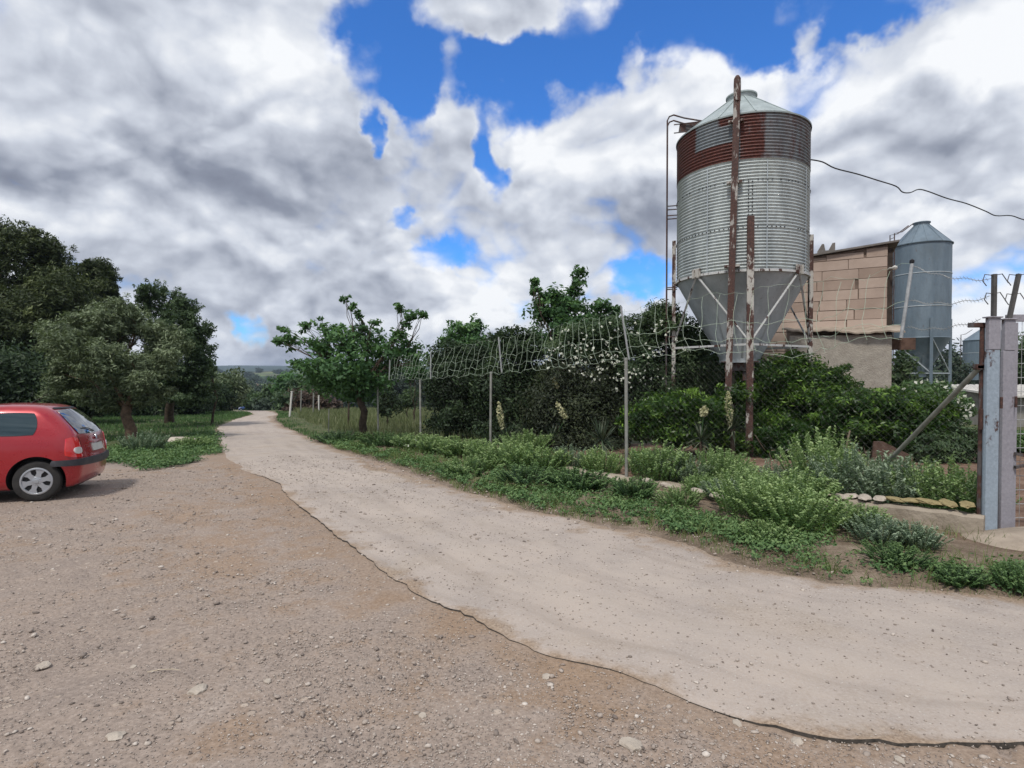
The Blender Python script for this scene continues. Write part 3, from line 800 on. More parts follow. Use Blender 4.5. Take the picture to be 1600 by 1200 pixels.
# ------------------------------------------------------------------ metal and masonry materials
def galv(name, c1, c2, stain=(0.25, 0.30, 0.22), metal=0.25, red=False):
    m_, N, b = base_mat(name)
    t = N.new('ShaderNodeTexCoord'); O = t.outputs['Object']
    n = N.noise(N.vm('MULTIPLY', O, (1.4, 1.4, 0.25)), 2.2, 7, 0.65)
    f = N.noise(O, 14, 5, 0.7)
    col = N.ramp(N.m('ADD', N.m('MULTIPLY', n, 0.65), N.m('MULTIPLY', f, 0.35)), [(0.35, c1), (0.62, c2)])
    st = N.noise(N.vm('MULTIPLY', O, (1, 1, 0.5)), 0.9, 6, 0.65)
    col = N.mix(N.mr(st, 0.52, 0.7, 0, 0.65), col, c4(*stain))
    spk = N.noise(N.vm('MULTIPLY', O, (2.5, 2.5, 0.6)), 6.0, 8, 0.75)
    col = N.mix(N.mr(spk, 0.59, 0.68, 0, 0.55), col, c4(0.13, 0.085, 0.06))
    if red:
        a_ = N.new('ShaderNodeAttribute'); a_.attribute_name = 'red'
        rn = N.noise(O, 5, 6, 0.7)
        k = N.mr(N.m('ADD', a_.outputs['Fac'], N.m('MULTIPLY', N.m('SUBTRACT', N.noise(N.vm('MULTIPLY', O, (1.6, 1.6, 0.5)), 4.0, 9, 0.78), 0.5), 2.3)), 0.30, 0.75)
        rc = N.ramp(f, [(0.3, (0.065, 0.030, 0.026)), (0.6, (0.155, 0.055, 0.043)), (0.8, (0.24, 0.12, 0.10))])
        col = N.mix(k, col, rc)
    N.set(b, 'Base Color', col); N.set(b, 'Roughness', N.mr(f, 0.3, 0.7, 0.42, 0.68)); N.set(b, 'Metallic', metal)
    bump(N, b, f, 0.15, 0.003)
    return m_
M['galv_roof'] = galv('roof_galvanised', (0.27, 0.32, 0.32), (0.42, 0.48, 0.48), (0.26, 0.30, 0.28))
M['galv_pale'] = galv('weathered_galvanised', (0.35, 0.39, 0.395), (0.60, 0.655, 0.65), (0.35, 0.38, 0.34))
M['galv_band'] = galv('painted_upper_band', (0.15, 0.18, 0.20), (0.27, 0.30, 0.32), (0.20, 0.16, 0.15), red=True)
M['galv_grey'] = galv('plain_galvanised', (0.34, 0.385, 0.41), (0.50, 0.545, 0.57), (0.32, 0.35, 0.34))
M['galv_blue'] = galv('dull_blue_galvanised', (0.12, 0.165, 0.205), (0.19, 0.245, 0.29), (0.12, 0.15, 0.17))

def silo_body(root, R, z0, z1, zsplit, ra, za, rh, zh, pitch, amp, mats, nseg=128, bolts=True):
    def rings(za_, zb_, name, mat, off=0.0, redf=None):
        nz = max(2, int((zb_ - za_) / pitch * 6)) if pitch else 3
        zs = np.linspace(za_, zb_, nz + 1); ph = 2 * pi * np.arange(nseg) / nseg
        rr_ = R + off + (amp * np.cos(2 * pi * (zs - z0) / pitch) if pitch else 0 * zs)
        V = np.stack([rr_[:, None] * np.sin(ph), -rr_[:, None] * np.cos(ph), zs[:, None] + 0 * ph], -1).reshape(-1, 3)
        ii, jj = np.meshgrid(np.arange(nz), np.arange(nseg), indexing='ij'); j2 = (jj + 1) % nseg
        F = np.c_[(ii * nseg + jj).ravel(), (ii * nseg + j2).ravel(), ((ii + 1) * nseg + j2).ravel(), ((ii + 1) * nseg + jj).ravel()]
        va = None
        if redf is not None:
            P_, Z_ = np.meshgrid((np.degrees(ph) + 180) % 360 - 180, (zs - za_) / (zb_ - za_))
            va = {'red': redf(P_, Z_).ravel()}
        return np_mesh(name, V, F, M[mat], root, True, vert_attr=va)
    def redf(p, z):
        v = np.zeros_like(p)
        v = np.where(p < -42, 1.0, v); v = np.where((p >= -42) & (p < -4) & (z < 0.42), 0.95, v)
        v = np.where((p >= -18) & (p < -4) & (z > 0.8), 0.8, v); v = np.where((p >= -1) & (p < 17), 0.85, v)
        v = np.where((p > 40), 0.42, v); v = np.where((p > 17) & (p <= 40), 0.30, v); v = np.where((p >= -42) & (p < -18) & (z >= 0.42), 0.12, v)
        return v
    if zsplit:
        rings(z0, zsplit, 'lower_wall', mats[0]); rings(zsplit, z1, 'upper_wall', mats[1], 0.008, redf)
    else:
        rings(z0, z1, 'wall', mats[0])
    mb = MB(); mb.lathe([(R + 0.045, z1 - 0.02), (R + 0.05, z1 + 0.012), (R + 0.02, z1 + 0.02), (ra, za), (ra, za + 0.02)], 96)
    # standing seams of the conical roof
    for k in range(12):
        a = 2 * pi * k / 12 + 0.2
        mb.beam((R * sin(a), -R * cos(a), z1 + 0.035), (ra * sin(a), -ra * cos(a), za + 0.012), 0.03, 0.03)
    mb.build('roof', M[mats[2]], root, True)
    mb = MB(); mb.lathe([(ra, za - 0.02), (ra + 0.02, za + 0.09), (ra + 0.05, za + 0.10), (ra + 0.05, za + 0.135), (ra * 0.6, za + 0.17), (0.0, za + 0.18)], 32); mb.build('filler_cap', M[mats[2]], root, True)
    mb = MB(); mb.lathe([(R - 0.005, z0 + 0.03), (R + 0.01, z0 - 0.01), (rh, zh), (rh, zh - 0.12)], 64)
    for k in range(10):
        a = 2 * pi * k / 10 + 0.1
        mb.beam((R * sin(a), -R * cos(a), z0), (rh * sin(a), -rh * cos(a), zh), 0.05, 0.012)
    mb.build('hopper', M[mats[3]], root, True)

# ------------------------------------------------------------------ the big silo
AX = Vector((15.8 * sin(radians(22.0)), 15.8 * cos(radians(22.0)), 0)); AX.z = gz(AX.x, AX.y)
big_silo = empty('grain_silo', AX, -radians(22.0), 'tall corrugated feed silo on rusty legs with dull red band near its top', 'silo')
h0 = -AX.z
R1 = 1.57
silo_body(big_silo, R1, 4.03 + h0, 7.65 + h0, 6.60 + h0, 0.33, 8.62 + h0, 0.50, 2.02 + h0, 0.0755, 0.019, ('galv_pale', 'galv_band', 'galv_roof', 'galv_grey'))
def pol(phi, rad, z): a = radians(phi); return Vector((rad * sin(a), -rad * cos(a), z))
zr = 2.30 + h0
for phi, top in ((7.5, 5.25), (97, 5.1), (187, 5.2), (-83, 5.15)):
    mb = MB(); a = radians(phi)
    Rm = Matrix.Translation(pol(phi, R1 + 0.09, 0)) @ Matrix.Rotation(a, 4, 'Z')
    # U-channel leg
    mb.box((0, -0.035, (top + h0) / 2 - 0.1), (0.15, 0.012, top + h0 + 0.2), Rm)
    mb.box((-0.071, 0.012, (top + h0) / 2 - 0.1), (0.010, 0.082, top + h0 + 0.2), Rm)
    mb.box((0.071, 0.012, (top + h0) / 2 - 0.1), (0.010, 0.082, top + h0 + 0.2), Rm)
    mb.box((0, -0.0, 0.02), (0.26, 0.24, 0.02), Rm)
    mb.build('leg', M['rusty'], big_silo, False, 0.003)
legs = [7.5, 97, 187, -83]
for i in range(4):
    a, c_ = legs[i], legs[(i + 1) % 4]
    if c_ < a: c_ += 360
    m_ = (a + c_) / 2
    top = pol(m_, R1 + 0.05, 4.02 + h0)
    for e in (a, c_):
        mb = MB(); mb.beam(top, pol(e, R1 + 0.10, zr + 0.04), 0.05, 0.012); mb.beam(top + Vector((0, 0, 0.0)), pol(e, R1 + 0.10, zr + 0.04), 0.012, 0.05)
        mb.build('diagonal_brace', M['rustyless'], big_silo)
    mb = MB(); mb.beam(pol(a, R1 + 0.09, zr), pol(c_, R1 + 0.09, zr), 0.05, 0.05); mb.build('ring_brace', M['rustyless'], big_silo)
    mb = MB(); Rm = Matrix.Translation(pol(m_, R1 + 0.035, 4.08 + h0)) @ Matrix.Rotation(radians(m_), 4, 'Z')
    mb.box((0, -0.02, 0), (0.24, 0.03, 0.20), Rm); mb.box((-0.07, -0.05, -0.02), (0.05, 0.05, 0.22), Rm); mb.box((0.07, -0.05, -0.02), (0.05, 0.05, 0.22), Rm)
    mb.build('bracket', M['rusty'], big_silo, False, 0.004)
# bottom angle ring
mb = MB(); mb.lathe([(R1 + 0.005, 3.99 + h0), (R1 + 0.045, 3.99 + h0), (R1 + 0.045, 4.045 + h0), (R1 + 0.005, 4.045 + h0)], 96); mb.build('bottom_rim', M['rustyless'], big_silo, True)
# tall pole in front, from the bush to above the roof
mb = MB()
pa, pb = pol(-9, R1 + 0.17, 0.3), pol(-3.0, R1 + 0.17, 8.18 + h0)
mb.beam(pa, pb, 0.145, 0.10, up=(0, -1, 0))
q = pb + Vector((0, 0, 0.0))
mb.tube([q - Vector((0, 0, 0.3)), q + Vector((0, 0, 0.1)), q + Vector((0, 0, 0.22)), q + Vector((0, 0.03, 0.285))], [0.075, 0.08, 0.075, 0.045], 12)
mb.build('filling_pole', M['rustpole'], big_silo, False, 0.004)
for z in (6.05, 4.12, 7.45):
    mb = MB(); t_ = (z - 0.3) / 7.9; pp = pa.lerp(pb, (z + h0 - pa.z) / (pb.z - pa.z))
    mb.box(pp + Vector((0, 0.06, 0)), (0.34, 0.14, 0.05)); mb.build('clamp', M['rusty'], big_silo)
# bolts: rows at sheet joints, and the two bolt columns above the front leg
mb = MB()
for z in (6.10, 5.02):
    for k in range(48):
        a = -90 + 180 * k / 47
        if random.Random(k * 7 + int(z * 10)).random() < 0.75:
            mb.box((0, -0.012, z + h0), (0.022, 0.02, 0.022), Matrix.Rotation(radians(a), 4, 'Z') @ Matrix.Translation((0, -R1 - 0.012, 0)))
for dphi in (6.0, 9.0):
    for k in range(9):
        mb.box((0, -0.012, 5.30 + k * 0.095 + h0), (0.026, 0.022, 0.026), Matrix.Rotation(radians(dphi), 4, 'Z') @ Matrix.Translation((0, -R1 - 0.012, 0)))
mb.build('bolts', M['black'], big_silo)
for a in (21, -28, 66):
    mb = MB(); mb.box((0, 0, 5.3 + h0), (0.02, 0.012, 2.5), Matrix.Rotation(radians(a), 4, 'Z') @ Matrix.Translation((0, -R1 - 0.012, 0)))
    mb.build('vertical_seam', M['galv_grey'], big_silo)
# outlet box and auger boot under the hopper
mb = MB(); mb.box((0, 0, 1.80 + h0), (0.72, 0.72, 0.22)); mb.box((0.22, -0.1, 1.56 + h0), (0.30, 0.4, 0.24)); mb.box((0, 0, 1.92 + h0), (0.90, 0.90, 0.03)); mb.build('outlet_box', M['ladder'], big_silo, False, 0.01)
# ladder on the left with curled hand rail, and small rusty platform
mb = MB()
lp = pol(-84, R1 + 0.27, 0)
tdir = pol(-84, 1, 0).normalized()      # away from the wall
sdir = Vector((-tdir.y, tdir.x, 0))
for s_ in (-0.17, 0.17):
    a = lp + sdir * s_
    top = Vector((a.x, a.y, 8.30 + h0)); inn = -tdir
    mb.tube([Vector((a.x, a.y, 0.0)), Vector((a.x, a.y, 4.0)), top, top + Vector((0, 0, .10)) + inn * .05, top + Vector((0, 0, .13)) + inn * 0.16, top + inn * 0.42 + Vector((0, 0, 0.02)), top + inn * 0.92 + Vector((0, 0, -0.13))], 0.021, 8)
for k in range(27):
    z = 0.6 + k * 0.3
    mb.beam(lp + sdir * -0.17 + Vector((0, 0, z)), lp + sdir * 0.17 + Vector((0, 0, z)), 0.022)
for z in (6.05, 5.8, 3.9, 2.6):
    for s_ in (-0.17, 0.17):
        a = lp + sdir * s_ + Vector((0, 0, z + h0)); mb.beam(a, a - tdir * 0.27, 0.025)
mb.build('ladder', M['ladder'], big_silo)
mb = MB()
Mi = (Matrix.Translation(AX) @ Matrix.Rotation(-radians(22.0), 4, 'Z')).inverted()
q_ = [Mi @ P(*w) for w in ((1062, 194, 15.0), (1095, 190, 15.0), (1089, 203, 15.0), (1060, 207, 15.0))]
mb.add(q_ + [v + Vector((0, 0.03, 0)) for v in q_], [(0, 1, 2, 3), (7, 6, 5, 4), (0, 4, 5, 1), (1, 5, 6, 2), (2, 6, 7, 3), (3, 7, 4, 0)])
mb.beam(Mi @ P(1053, 195, 15.0), Mi @ P(1110, 188, 14.9), 0.022); mb.beam(Mi @ P(1053, 208, 15.0), Mi @ P(1090, 204, 14.9), 0.022)
mb.build('platform', M['ladder'], big_silo)

# ------------------------------------------------------------------ second silo behind the block building
def small_silo(px, D_, R_, zt, zb, za, label, blue='galv_blue', legs_=(20, 110, 200, 290), ladder=-60):
    a = math.atan((px - 800) / FPX); A = Vector((D_ * sin(a), D_ * cos(a), 0)); A.z = gz(A.x, A.y)
    root = empty('grain_silo', A, -a, label, 'silo', 'smaller smooth silos behind the farm building')
    k = -A.z
    silo_body(root, R_, zb + k, zt + k, None, 0.26 * R_, za + k, 0.22, max(0.5, zb - R_ * 1.45) + k, None, 0, (blue, blue, blue, blue), 64)
    for ph in legs_:
        mb = MB(); p = pol(ph, R_ + 0.05, 0); mb.beam((p.x, p.y, -0.1), (p.x, p.y, zb + 0.8 + k), 0.11, 0.11); mb.build('leg', M['galv_blue'], root)
    mb = MB()
    for z in (zb - 1.5 + k,):
        for i in range(4): mb.beam(pol(legs_[i], R_ + .05, z), pol(legs_[(i + 1) % 4], R_ + .05, z), 0.05)
    for i in range(4):
        mb.beam(pol(legs_[i], R_ + .05, zb + k), pol(legs_[(i + 1) % 4], R_ + .05, zb - 1.5 + k), 0.035)
    mb.build('brace', M['galv_grey'], root)
    for z in (zb + (zt - zb) * 0.33 + k, zb + (zt - zb) * 0.68 + k):
        mb = MB(); mb.lathe([(R_ + 0.003, z - .02), (R_ + 0.016, z - .01), (R_ + 0.016, z + .01), (R_ + 0.003, z + .02)], 64)
        mb.build('sheet_joint', M['galv_grey'], root, True)
    mb = MB(); c_ = pol(ladder, R_ + 0.12, 0); t_ = pol(ladder, 1, 0); s_ = Vector((-t_.y, t_.x, 0)) * 0.17
    for q in (-1, 1):
        mb.tube([c_ + s_ * q + Vector((0, 0, 0.6)), c_ + s_ * q + Vector((0, 0, zt + 0.55 + k)), c_ - t_ * 0.3 + s_ * q + Vector((0, 0, zt + 0.60 + k)), c_ - t_ * 0.75 + s_ * q + Vector((0, 0, zt + 0.95 + k))], 0.02, 6)
    for i in range(int((zt + k) / 0.3)):
        mb.beam(c_ + s_ + Vector((0, 0, 0.7 + i * .3)), c_ - s_ + Vector((0, 0, 0.7 + i * .3)), 0.02)
    mb.build('ladder', M['ladder'], root)
    return root
small_silo(1437, 30.0, 1.06, 7.10, 3.15, 7.98, 'smooth blue-grey silo rising directly behind the block building')
small_silo(1545, 62.0, 1.75, 4.45, 1.15, 5.5, 'distant small silo seen low behind the blue gate posts', ladder=-85)

# ------------------------------------------------------------------ farm building of pale blocks with lean-to
bm_, N, b = base_mat('pinkish_blocks')
at_ = N.new('ShaderNodeAttribute'); at_.attribute_name = 'tint'
t = N.new('ShaderNodeTexCoord'); O = t.outputs['Object']
n = N.noise(O, 2.0, 6, 0.65); f = N.noise(O, 25, 5, 0.7)
bc = N.ramp(N.m('ADD', N.m('MULTIPLY', at_.outputs['Fac'], 0.5), N.m('MULTIPLY', n, 0.5)), [(0.25, (0.30, 0.225, 0.18)), (0.5, (0.40, 0.31, 0.255)), (0.75, (0.50, 0.40, 0.335))])
bc = N.mix(N.mr(N.noise(O, 1.1, 6, 0.7), 0.55, 0.72, 0, 0.5), bc, c4(0.33, 0.25, 0.2))
N.set(b, 'Base Color', bc); N.set(b, 'Roughness', 0.95); bump(N, b, f, 0.5, 0.01)
M['block'] = bm_
M['mortar'] = simple('sandy_mortar', (0.13, 0.095, 0.075), (0.24, 0.18, 0.145), 6, 0.95, bmp=0.6, bdist=0.02)
# rendered annex wall, mottled
M['render'] = simple('mottled_render', (0.30, 0.27, 0.23), (0.42, 0.385, 0.33), 5, 0.95, bmp=0.8, bdist=0.03, detail=9)

A_ = Vector((11.3, 17.0, 0)); A_.z = gz(A_.x, A_.y)
wd = Vector((-1.8, 1.0, 0)).normalized(); ang_b = math.atan2(wd.y, wd.x) - pi      # local -X runs leftwards
bld = empty('farm_building', A_, ang_b, 'flat-roofed building of large pale blocks with rendered lean-to behind the big silo', 'building')
k0 = -A_.z
LEN, DEP, HR, HS = 3.7, 4.0, 5.50 + k0, 0.087
rnd = random.Random(5)
mb = MB(); mb.cur = 0
mb.prism([(0, 0), (-LEN, 0), (-LEN, HR - LEN * HS), (0, HR)], 0, DEP, Matrix(((1, 0, 0, 0), (0, 0, 1, 0.02), (0, 1, 0, 0), (0, 0, 0, 1))))
tints = [0.5] * len(mb.f)
mb.cur = 1; CH = 0.312; row = 0; z = 1.0
while z < HR - 0.1:
    x = 0.0; x -= 0.0; first = True
    off = rnd.uniform(0.3, 0.9)
    while x > -LEN:
        L_ = off if first and row % 2 else rnd.choice([1.02, 1.05, 0.98, 0.75 if rnd.random() < .3 else 1.0]); first = False
        x1 = max(x - L_, -LEN)
        gap = rnd.uniform(0.008, 0.035)
        zt = min(z + CH - rnd.uniform(0.012, 0.024), HR + x1 * HS - 0.02)
        if zt - z > 0.05 and x - x1 > 0.1:
            n0 = len(mb.f)
            mb.box(((x + x1) / 2, 0.06 - rnd.uniform(0, 0.008), (z + zt) / 2), (x - x1 - gap, 0.13, zt - z), rz=rnd.uniform(-.004, .004))
            tints += [rnd.random()] * 6
        if rnd.random() < 0.22: x1 -= rnd.uniform(0.06, 0.16)
        x = x1
    z += CH; row += 1
wall = mb.build('wall', [M['mortar'], M['block']], bld)
a_ = wall.data.attributes.new('tint', 'FLOAT', 'FACE'); a_.data.foreach_set('value', np.array(tints, np.float32))
mb = MB()
Mx = Matrix(((1, 0, 0, 0), (0, 0, 1, -0.12), (0, 1, 0, 0), (0, 0, 0, 1)))
mb.prism([(0.28, HR + 0.045), (-LEN - .2, HR - (LEN + .2) * HS + 0.02), (-LEN - .2, HR - (LEN + .2) * HS + 0.08), (0.28, HR + 0.10)], 0, DEP + 0.3, Mx)
rf = mb.build('roof', M['roofsheet'], bld)
mb = MB(); xx = -1.62; zz = HR + xx * HS + 0.08
mb.box((xx, 0.4, zz + 0.05), (0.50, 0.3, 0.12)); mb.prism([(xx - .25, zz + .1), (xx - .02, zz + .1), (xx - .06, zz + .33), (xx - .12, zz + .33)], 0, .26, Matrix(((1, 0, 0, 0), (0, 0, 1, 0.27), (0, 1, 0, 0), (0, 0, 0, 1)))); mb.prism([(xx + .06, zz + .1), (xx + .25, zz + .1), (xx + .25, zz + .34), (xx + .17, zz + .33)], 0, .26, Matrix(((1, 0, 0, 0), (0, 0, 1, 0.27), (0, 1, 0, 0), (0, 0, 0, 1))))
mb.build('broken_chimney', M['roofsheet'], rf, False, 0.01)
mb = MB(); mb.box((0.07, 0.3, HR / 2 + 0.2), (0.13, 0.5, HR - 0.6)); mb.build('shade_strip', M['shade_brown'], bld)  # added dark strip: shadow of roof overhang and side wall, done in colour
mb = MB(); mb.tube([(0.0, -0.02, 4.75 + k0), (0.05, -0.12, 4.78 + k0), (0.12, -0.2, 4.76 + k0)], 0.02, 6); mb.lathe([(0.0, 0.07), (0.06, 0.04), (0.075, 0.0), (0.05, -0.05), (0, -0.07)], 12, Matrix.Translation((0.16, -0.22, 4.76 + k0))); mb.build('outdoor_lamp', M['whiteroof'], bld, True)
# lean-to
mb = MB()
Bi = Matrix.Translation(A_) @ Matrix.Rotation(ang_b, 4, 'Z'); Bi = Bi.inverted()
q0 = Bi @ Vector((10.78, 16.0, 0)); q1 = Bi @ Vector((8.05, 16.35, 0))
mb.prism([(q0.x, q0.y), (q1.x, q1.y), (q1.x, 0.0), (q0.x, 0.0)], -0.1, 2.72 + k0); mb.build('lean_to_wall', M['render'], bld)
mb = MB()      # corrugated sheet roof, sagging front edge
nx = 60; Vs = []; Fs = []
for i in range(nx + 1):
    s_ = i / nx; p = q0.lerp(q1, s_); sag = 0.03 * sin(s_ * 13) + 0.012 * sin(s_ * 60) + 0.12 * (s_ ** 2)
    off = 0.30 if i == 0 else 0
    x = q0.x + 0.30 + (q1.x - q0.x - 0.5) * s_
    y = p.y - 0.14
    Vs += [(x, y, 2.76 + k0 + sag), (x, -0.01, 3.02 + k0 + sag * 0.5), (x, y, 2.80 + k0 + sag), (x, -0.01, 3.06 + k0 + sag * 0.5)]
for i in range(nx):
    a = i * 4; c_ = a + 4
    Fs += [(a, c_, c_ + 1, a + 1), (a + 2, a + 3, c_ + 3, c_ + 2), (a, a + 2, c_ + 2, c_), (a + 1, c_ + 1, c_ + 3, a + 3)]
mb.add(Vs, Fs); mb.build('lean_to_roof', M['apron'], bld)
mb = MB(); mb.box((q0.x + 0.35, -0.25, 2.5 + k0), (0.6, 0.06, 0.35)); mb.build('recess_shade_panel', M['brownboard'], bld)  # added brown sheet: darkness of the reddish recess beside the lean-to, as colour

# low sheds beyond the gate
def shed(px0, px1, y_top, Y, hgt, label, door=None, ry=0.0, wallm='greyblock'):
    a = P(px0, y_top, Y); b__ = P(px1, y_top, Y); gz_ = gz((a.x + b__.x) / 2, Y) - 0.1
    root = empty('shed', ((a.x + b__.x) / 2, Y, gz_), ry, label, 'shed')
    w = b__.x - a.x; H = a.z - gz_
    mb = MB(); mb.box((0, 1.5, H / 2 - 0.04), (w, 3.0, H - 0.08)); mb.build('wall', M[wallm], root)
    mb = MB(); Mx = Matrix.Translation((0, 1.4, H)) @ Matrix.Rotation(radians(6), 4, 'X'); mb.box((0, 0, 0), (w + 0.5, 3.6, 0.09), Mx)
    for i in range(int(w / 0.3)): mb.box((-w / 2 + i * .3, 0, 0.06), (0.09, 3.58, 0.03), Mx)
    mb.build('roof', M['whiteroof'], root)
    if door:
        for (dx, dw, dh, mt) in door:
            mb = MB(); mb.box((dx, -0.03, dh / 2), (dw, 0.07, dh)); mb.box((dx - dw / 2 - .04, -0.05, dh / 2), (0.07, 0.08, dh + .05)); mb.box((dx + dw / 2 + .04, -0.05, dh / 2), (0.07, 0.08, dh + .05)); mb.build('door', M[mt], root)
    return root
shed(1566, 1760, 612, 24, 1.6, 'low grey block shed with sloping white roof seen through the gate mesh')
shed(1486, 1551, 624, 31, 1.6, 'small shed with dark doorway standing just left of the gate posts', door=[(0.1, 0.8, 1.55, 'black'), (-0.8, 0.35, 1.2, 'shade_brown')], wallm='housewall')

# ------------------------------------------------------------------ wire fence with leaning net top
FP = [((5.02, 6.02), None), ((1.94, 9.5), 980), ((-0.53, 13.7), 766), ((-2.6, 16.0), 657), ((-4.4, 18.5), 591)]
fence = empty('wire_fence', (1.94, 9.5, 0), 0, 'wire fence on grey posts with wavy pale green net leaning above it', 'fence')
fo = Vector((1.94, 9.5, 0))
hts = {1: 2.15, 2: 2.06, 3: 1.92, 4: 2.04}
ptop = {}
for i in range(1, 5):
    (x, y), _ = FP[i]; z0 = gz(x, y); r = random.Random(i); lean = Vector((r.uniform(-.02, .02), r.uniform(-.02, .02), 0))
    a = Vector((x, y, z0 - 0.05)) - fo; b__ = Vector((x, y, z0 + hts[i])) + lean - fo
    mb = MB(); mb.tube([a, b__], 0.029, 10); mb.lathe([(0.0, .02), (0.034, 0.01), (0.034, -0.03)], 10, Matrix.Translation(b__)); mb.build('post', M['post'], fence, True)
ga = P(1409, 527, 6.75)
lowpts = [ga, P(1318, 533, 7.3), P(1262, 556, 8.0), P(1100, 547, 8.6), P(980, 560, 9.5), P(870, 574, 11.3), P(766, 584, 13.7), P(657, 592, 16.0), P(608, 592, 18.2)]
upp = [P(1424, 412, 6.75), P(1345, 434, 7.35), P(1270, 440, 7.9), P(1110, 462, 8.7), P(972, 486, 9.5), P(880, 508, 11.3), P(779, 530, 13.7), P(672, 549, 16.0), P(612, 560, 18.2)]
def interp_pts(pts, s):
    k = s * (len(pts) - 1); i = min(int(k), len(pts) - 2); return pts[i].lerp(pts[i + 1], k - i)
netrnd = random.Random(4)
mbn = MB(); mbs = MB()
tot = sum((lowpts[i + 1] - lowpts[i]).length for i in range(len(lowpts) - 1))
nw = 62
acc = [0]
for i in range(len(lowpts) - 1): acc.append(acc[-1] + (lowpts[i + 1] - lowpts[i]).length)
def at_len(pts, L_):
    for i in range(len(acc) - 1):
        if L_ <= acc[i + 1] + 1e-6: return pts[i].lerp(pts[i + 1], (L_ - acc[i]) / (acc[i + 1] - acc[i]))
    return pts[-1]
for k in range(nw):
    L_ = tot * k / (nw - 1); lo = at_len(lowpts, L_); up = at_len(upp, L_)
    if k in (0,): continue
    up = up + Vector((netrnd.uniform(-.02, .02), 0, netrnd.uniform(-.03, .03)))
    pts = []
    wob = netrnd.uniform(0.008, 0.030) * netrnd.choice([-1, 1]); ph = netrnd.uniform(0, 3)
    for j in range(11):
        s_ = j / 10; p = up.lerp(lo, s_) + Vector((wob * sin(2.6 * s_ * pi + ph), 0.05 * sin(s_ * pi + ph), 0))
        if s_ > 0.72:   # lower end kicks sideways
            p += Vector((0.34 * (s_ - 0.72) * (1 if lo.x > 0.3 else 0.2), 0, 0))
        pts.append(p - fo)
    rad = 0.0021 + 0.00007 * lo.y
    mbn.tube(pts, rad, 5)
for s_h in (0.0, 0.52, 0.80, 1.0):
    pts = []
    for k in range(121):
        L_ = tot * k / 120; p = at_len(upp, L_).lerp(at_len(lowpts, L_), s_h) + Vector((0, 0, 0.03 * sin(k * 0.9 + s_h * 5) + 0.02 * sin(k * 2.3)))
        pts.append(p - fo)
    mbs.tube(pts, 0.0017 if s_h in (0.0,) else 0.0028, 5)
mbn.build('net_uprights', M['netwire'], fence, True)
mbs.build('net_strands', M['netwire'], fence, True)
for (a, b__, w_r) in ((P(1408, 528, 6.75), P(1425, 412, 6.75), 0.020), (P(983, 562, 9.5), P(970, 478, 9.5), 0.017), (P(784, 582, 13.7), P(779, 527, 13.7), 0.020), (P(673, 592, 16.0), P(673, 549, 16.0), 0.020), (P(608, 594, 18.2), P(609, 562, 18.2), 0.02)):
    mb = MB(); mb.tube([a - fo, b__ - fo], w_r, 8)
    o = mb.build('net_arm', M['galvwire'], fence, True)
mb = MB(); mb.lathe([(0, .03), (.026, .01), (.026, -.02), (0, -.03)], 10, Matrix.Translation(P(1425, 408, 6.75) - fo)); mb.build('arm_cap', M['black'], fence, True)
# chain link below: thin crossed wires as real geometry
mb = MB(); DZ = 2.0
for i in range(4):
    a = Vector((*FP[i][0], 0)); c_ = Vector((*FP[i + 1][0], 0)); L_ = (c_ - a).length; dv = (c_ - a).normalized()
    st = 0.095 if i < 1 else 0.16
    n_ = int((L_ + DZ) / st)
    for k in range(n_):
        for sg in (1, -1):
            s0 = k * st - (DZ if sg > 0 else 0)
            za, zb = 0.0, DZ; sa, sb = s0, s0 + sg * DZ if sg > 0 else s0 - DZ
            if sg > 0:
                if sa < 0: za, sa = -s0, 0.0
                if sb > L_: zb, sb = L_ - s0, L_
            else:
                if sb < 0: zb, sb = s0, 0.0
                if sa > L_: za, sa = s0 - L_, L_
            if zb - za < 0.1 or sa > L_ or sb > L_ + .01 or sa < 0: continue
            p = a + dv * sa; q = a + dv * sb
            p.z = gz(p.x, p.y) + za + 0.05; q.z = gz(q.x, q.y) + zb + 0.05
            mb.tube([p - fo, q - fo], 0.0005 if i < 1 else 0.00035, 3, False)
mb.build('chain_link', M['braceM'], fence)
# concrete footing along the fence
def footing():
    mb = MB(); n = 160; r = np.random.default_rng(2)
    pts = [Vector((5.0, 5.92, 0)), Vector((1.94, 9.42, 0)), Vector((-0.2, 12.6, 0))]
    L0 = (pts[1] - pts[0]).length; L1 = (pts[2] - pts[1]).length
    Vs, Fs = [], []
    h = jitter(n, 0.02, 8); w = jitter(n, 0.012, 9)
    for i in range(n):
        s_ = i / (n - 1) * (L0 + L1)
        p = pts[0].lerp(pts[1], s_ / L0) if s_ < L0 else pts[1].lerp(pts[2], (s_ - L0) / L1)
        d = (pts[1] - pts[0]).normalized(); nn = Vector((d.y, -d.x, 0))
        if nn.y > 0: nn = -nn
        H = 0.36 - 0.20 * min(1, s_ / 3.2) + h[i] * 1.2; z0 = gz(p.x, p.y) + 0.02
        a = p + nn * (0.10 + w[i]); c_ = p - nn * (0.11 + w[i])
        Vs += [(a.x + nn.x * .03, a.y + nn.y * .03, z0 - 0.15), (a.x, a.y, z0 + H - 0.03), (a.x - nn.x * .03, a.y - nn.y * .03, z0 + H), (c_.x, c_.y, z0 + H + h[i] * .3), (c_.x, c_.y, z0 - 0.1)]
    for i in range(n - 1):
        for j in range(4):
            a = i * 5 + j; Fs.append((a, a + 5, a + 6, a + 1))
    Fs.append((0, 1, 2, 3, 4)); Fs.append(tuple((n - 1) * 5 + j for j in (4, 3, 2, 1, 0)))
    Vs = [(x - fo.x, y - fo.y, z) for x, y, z in Vs]
    mb.add(Vs, Fs); return mb.build('concrete_footing', M['concrete'], fence, True)
footing()
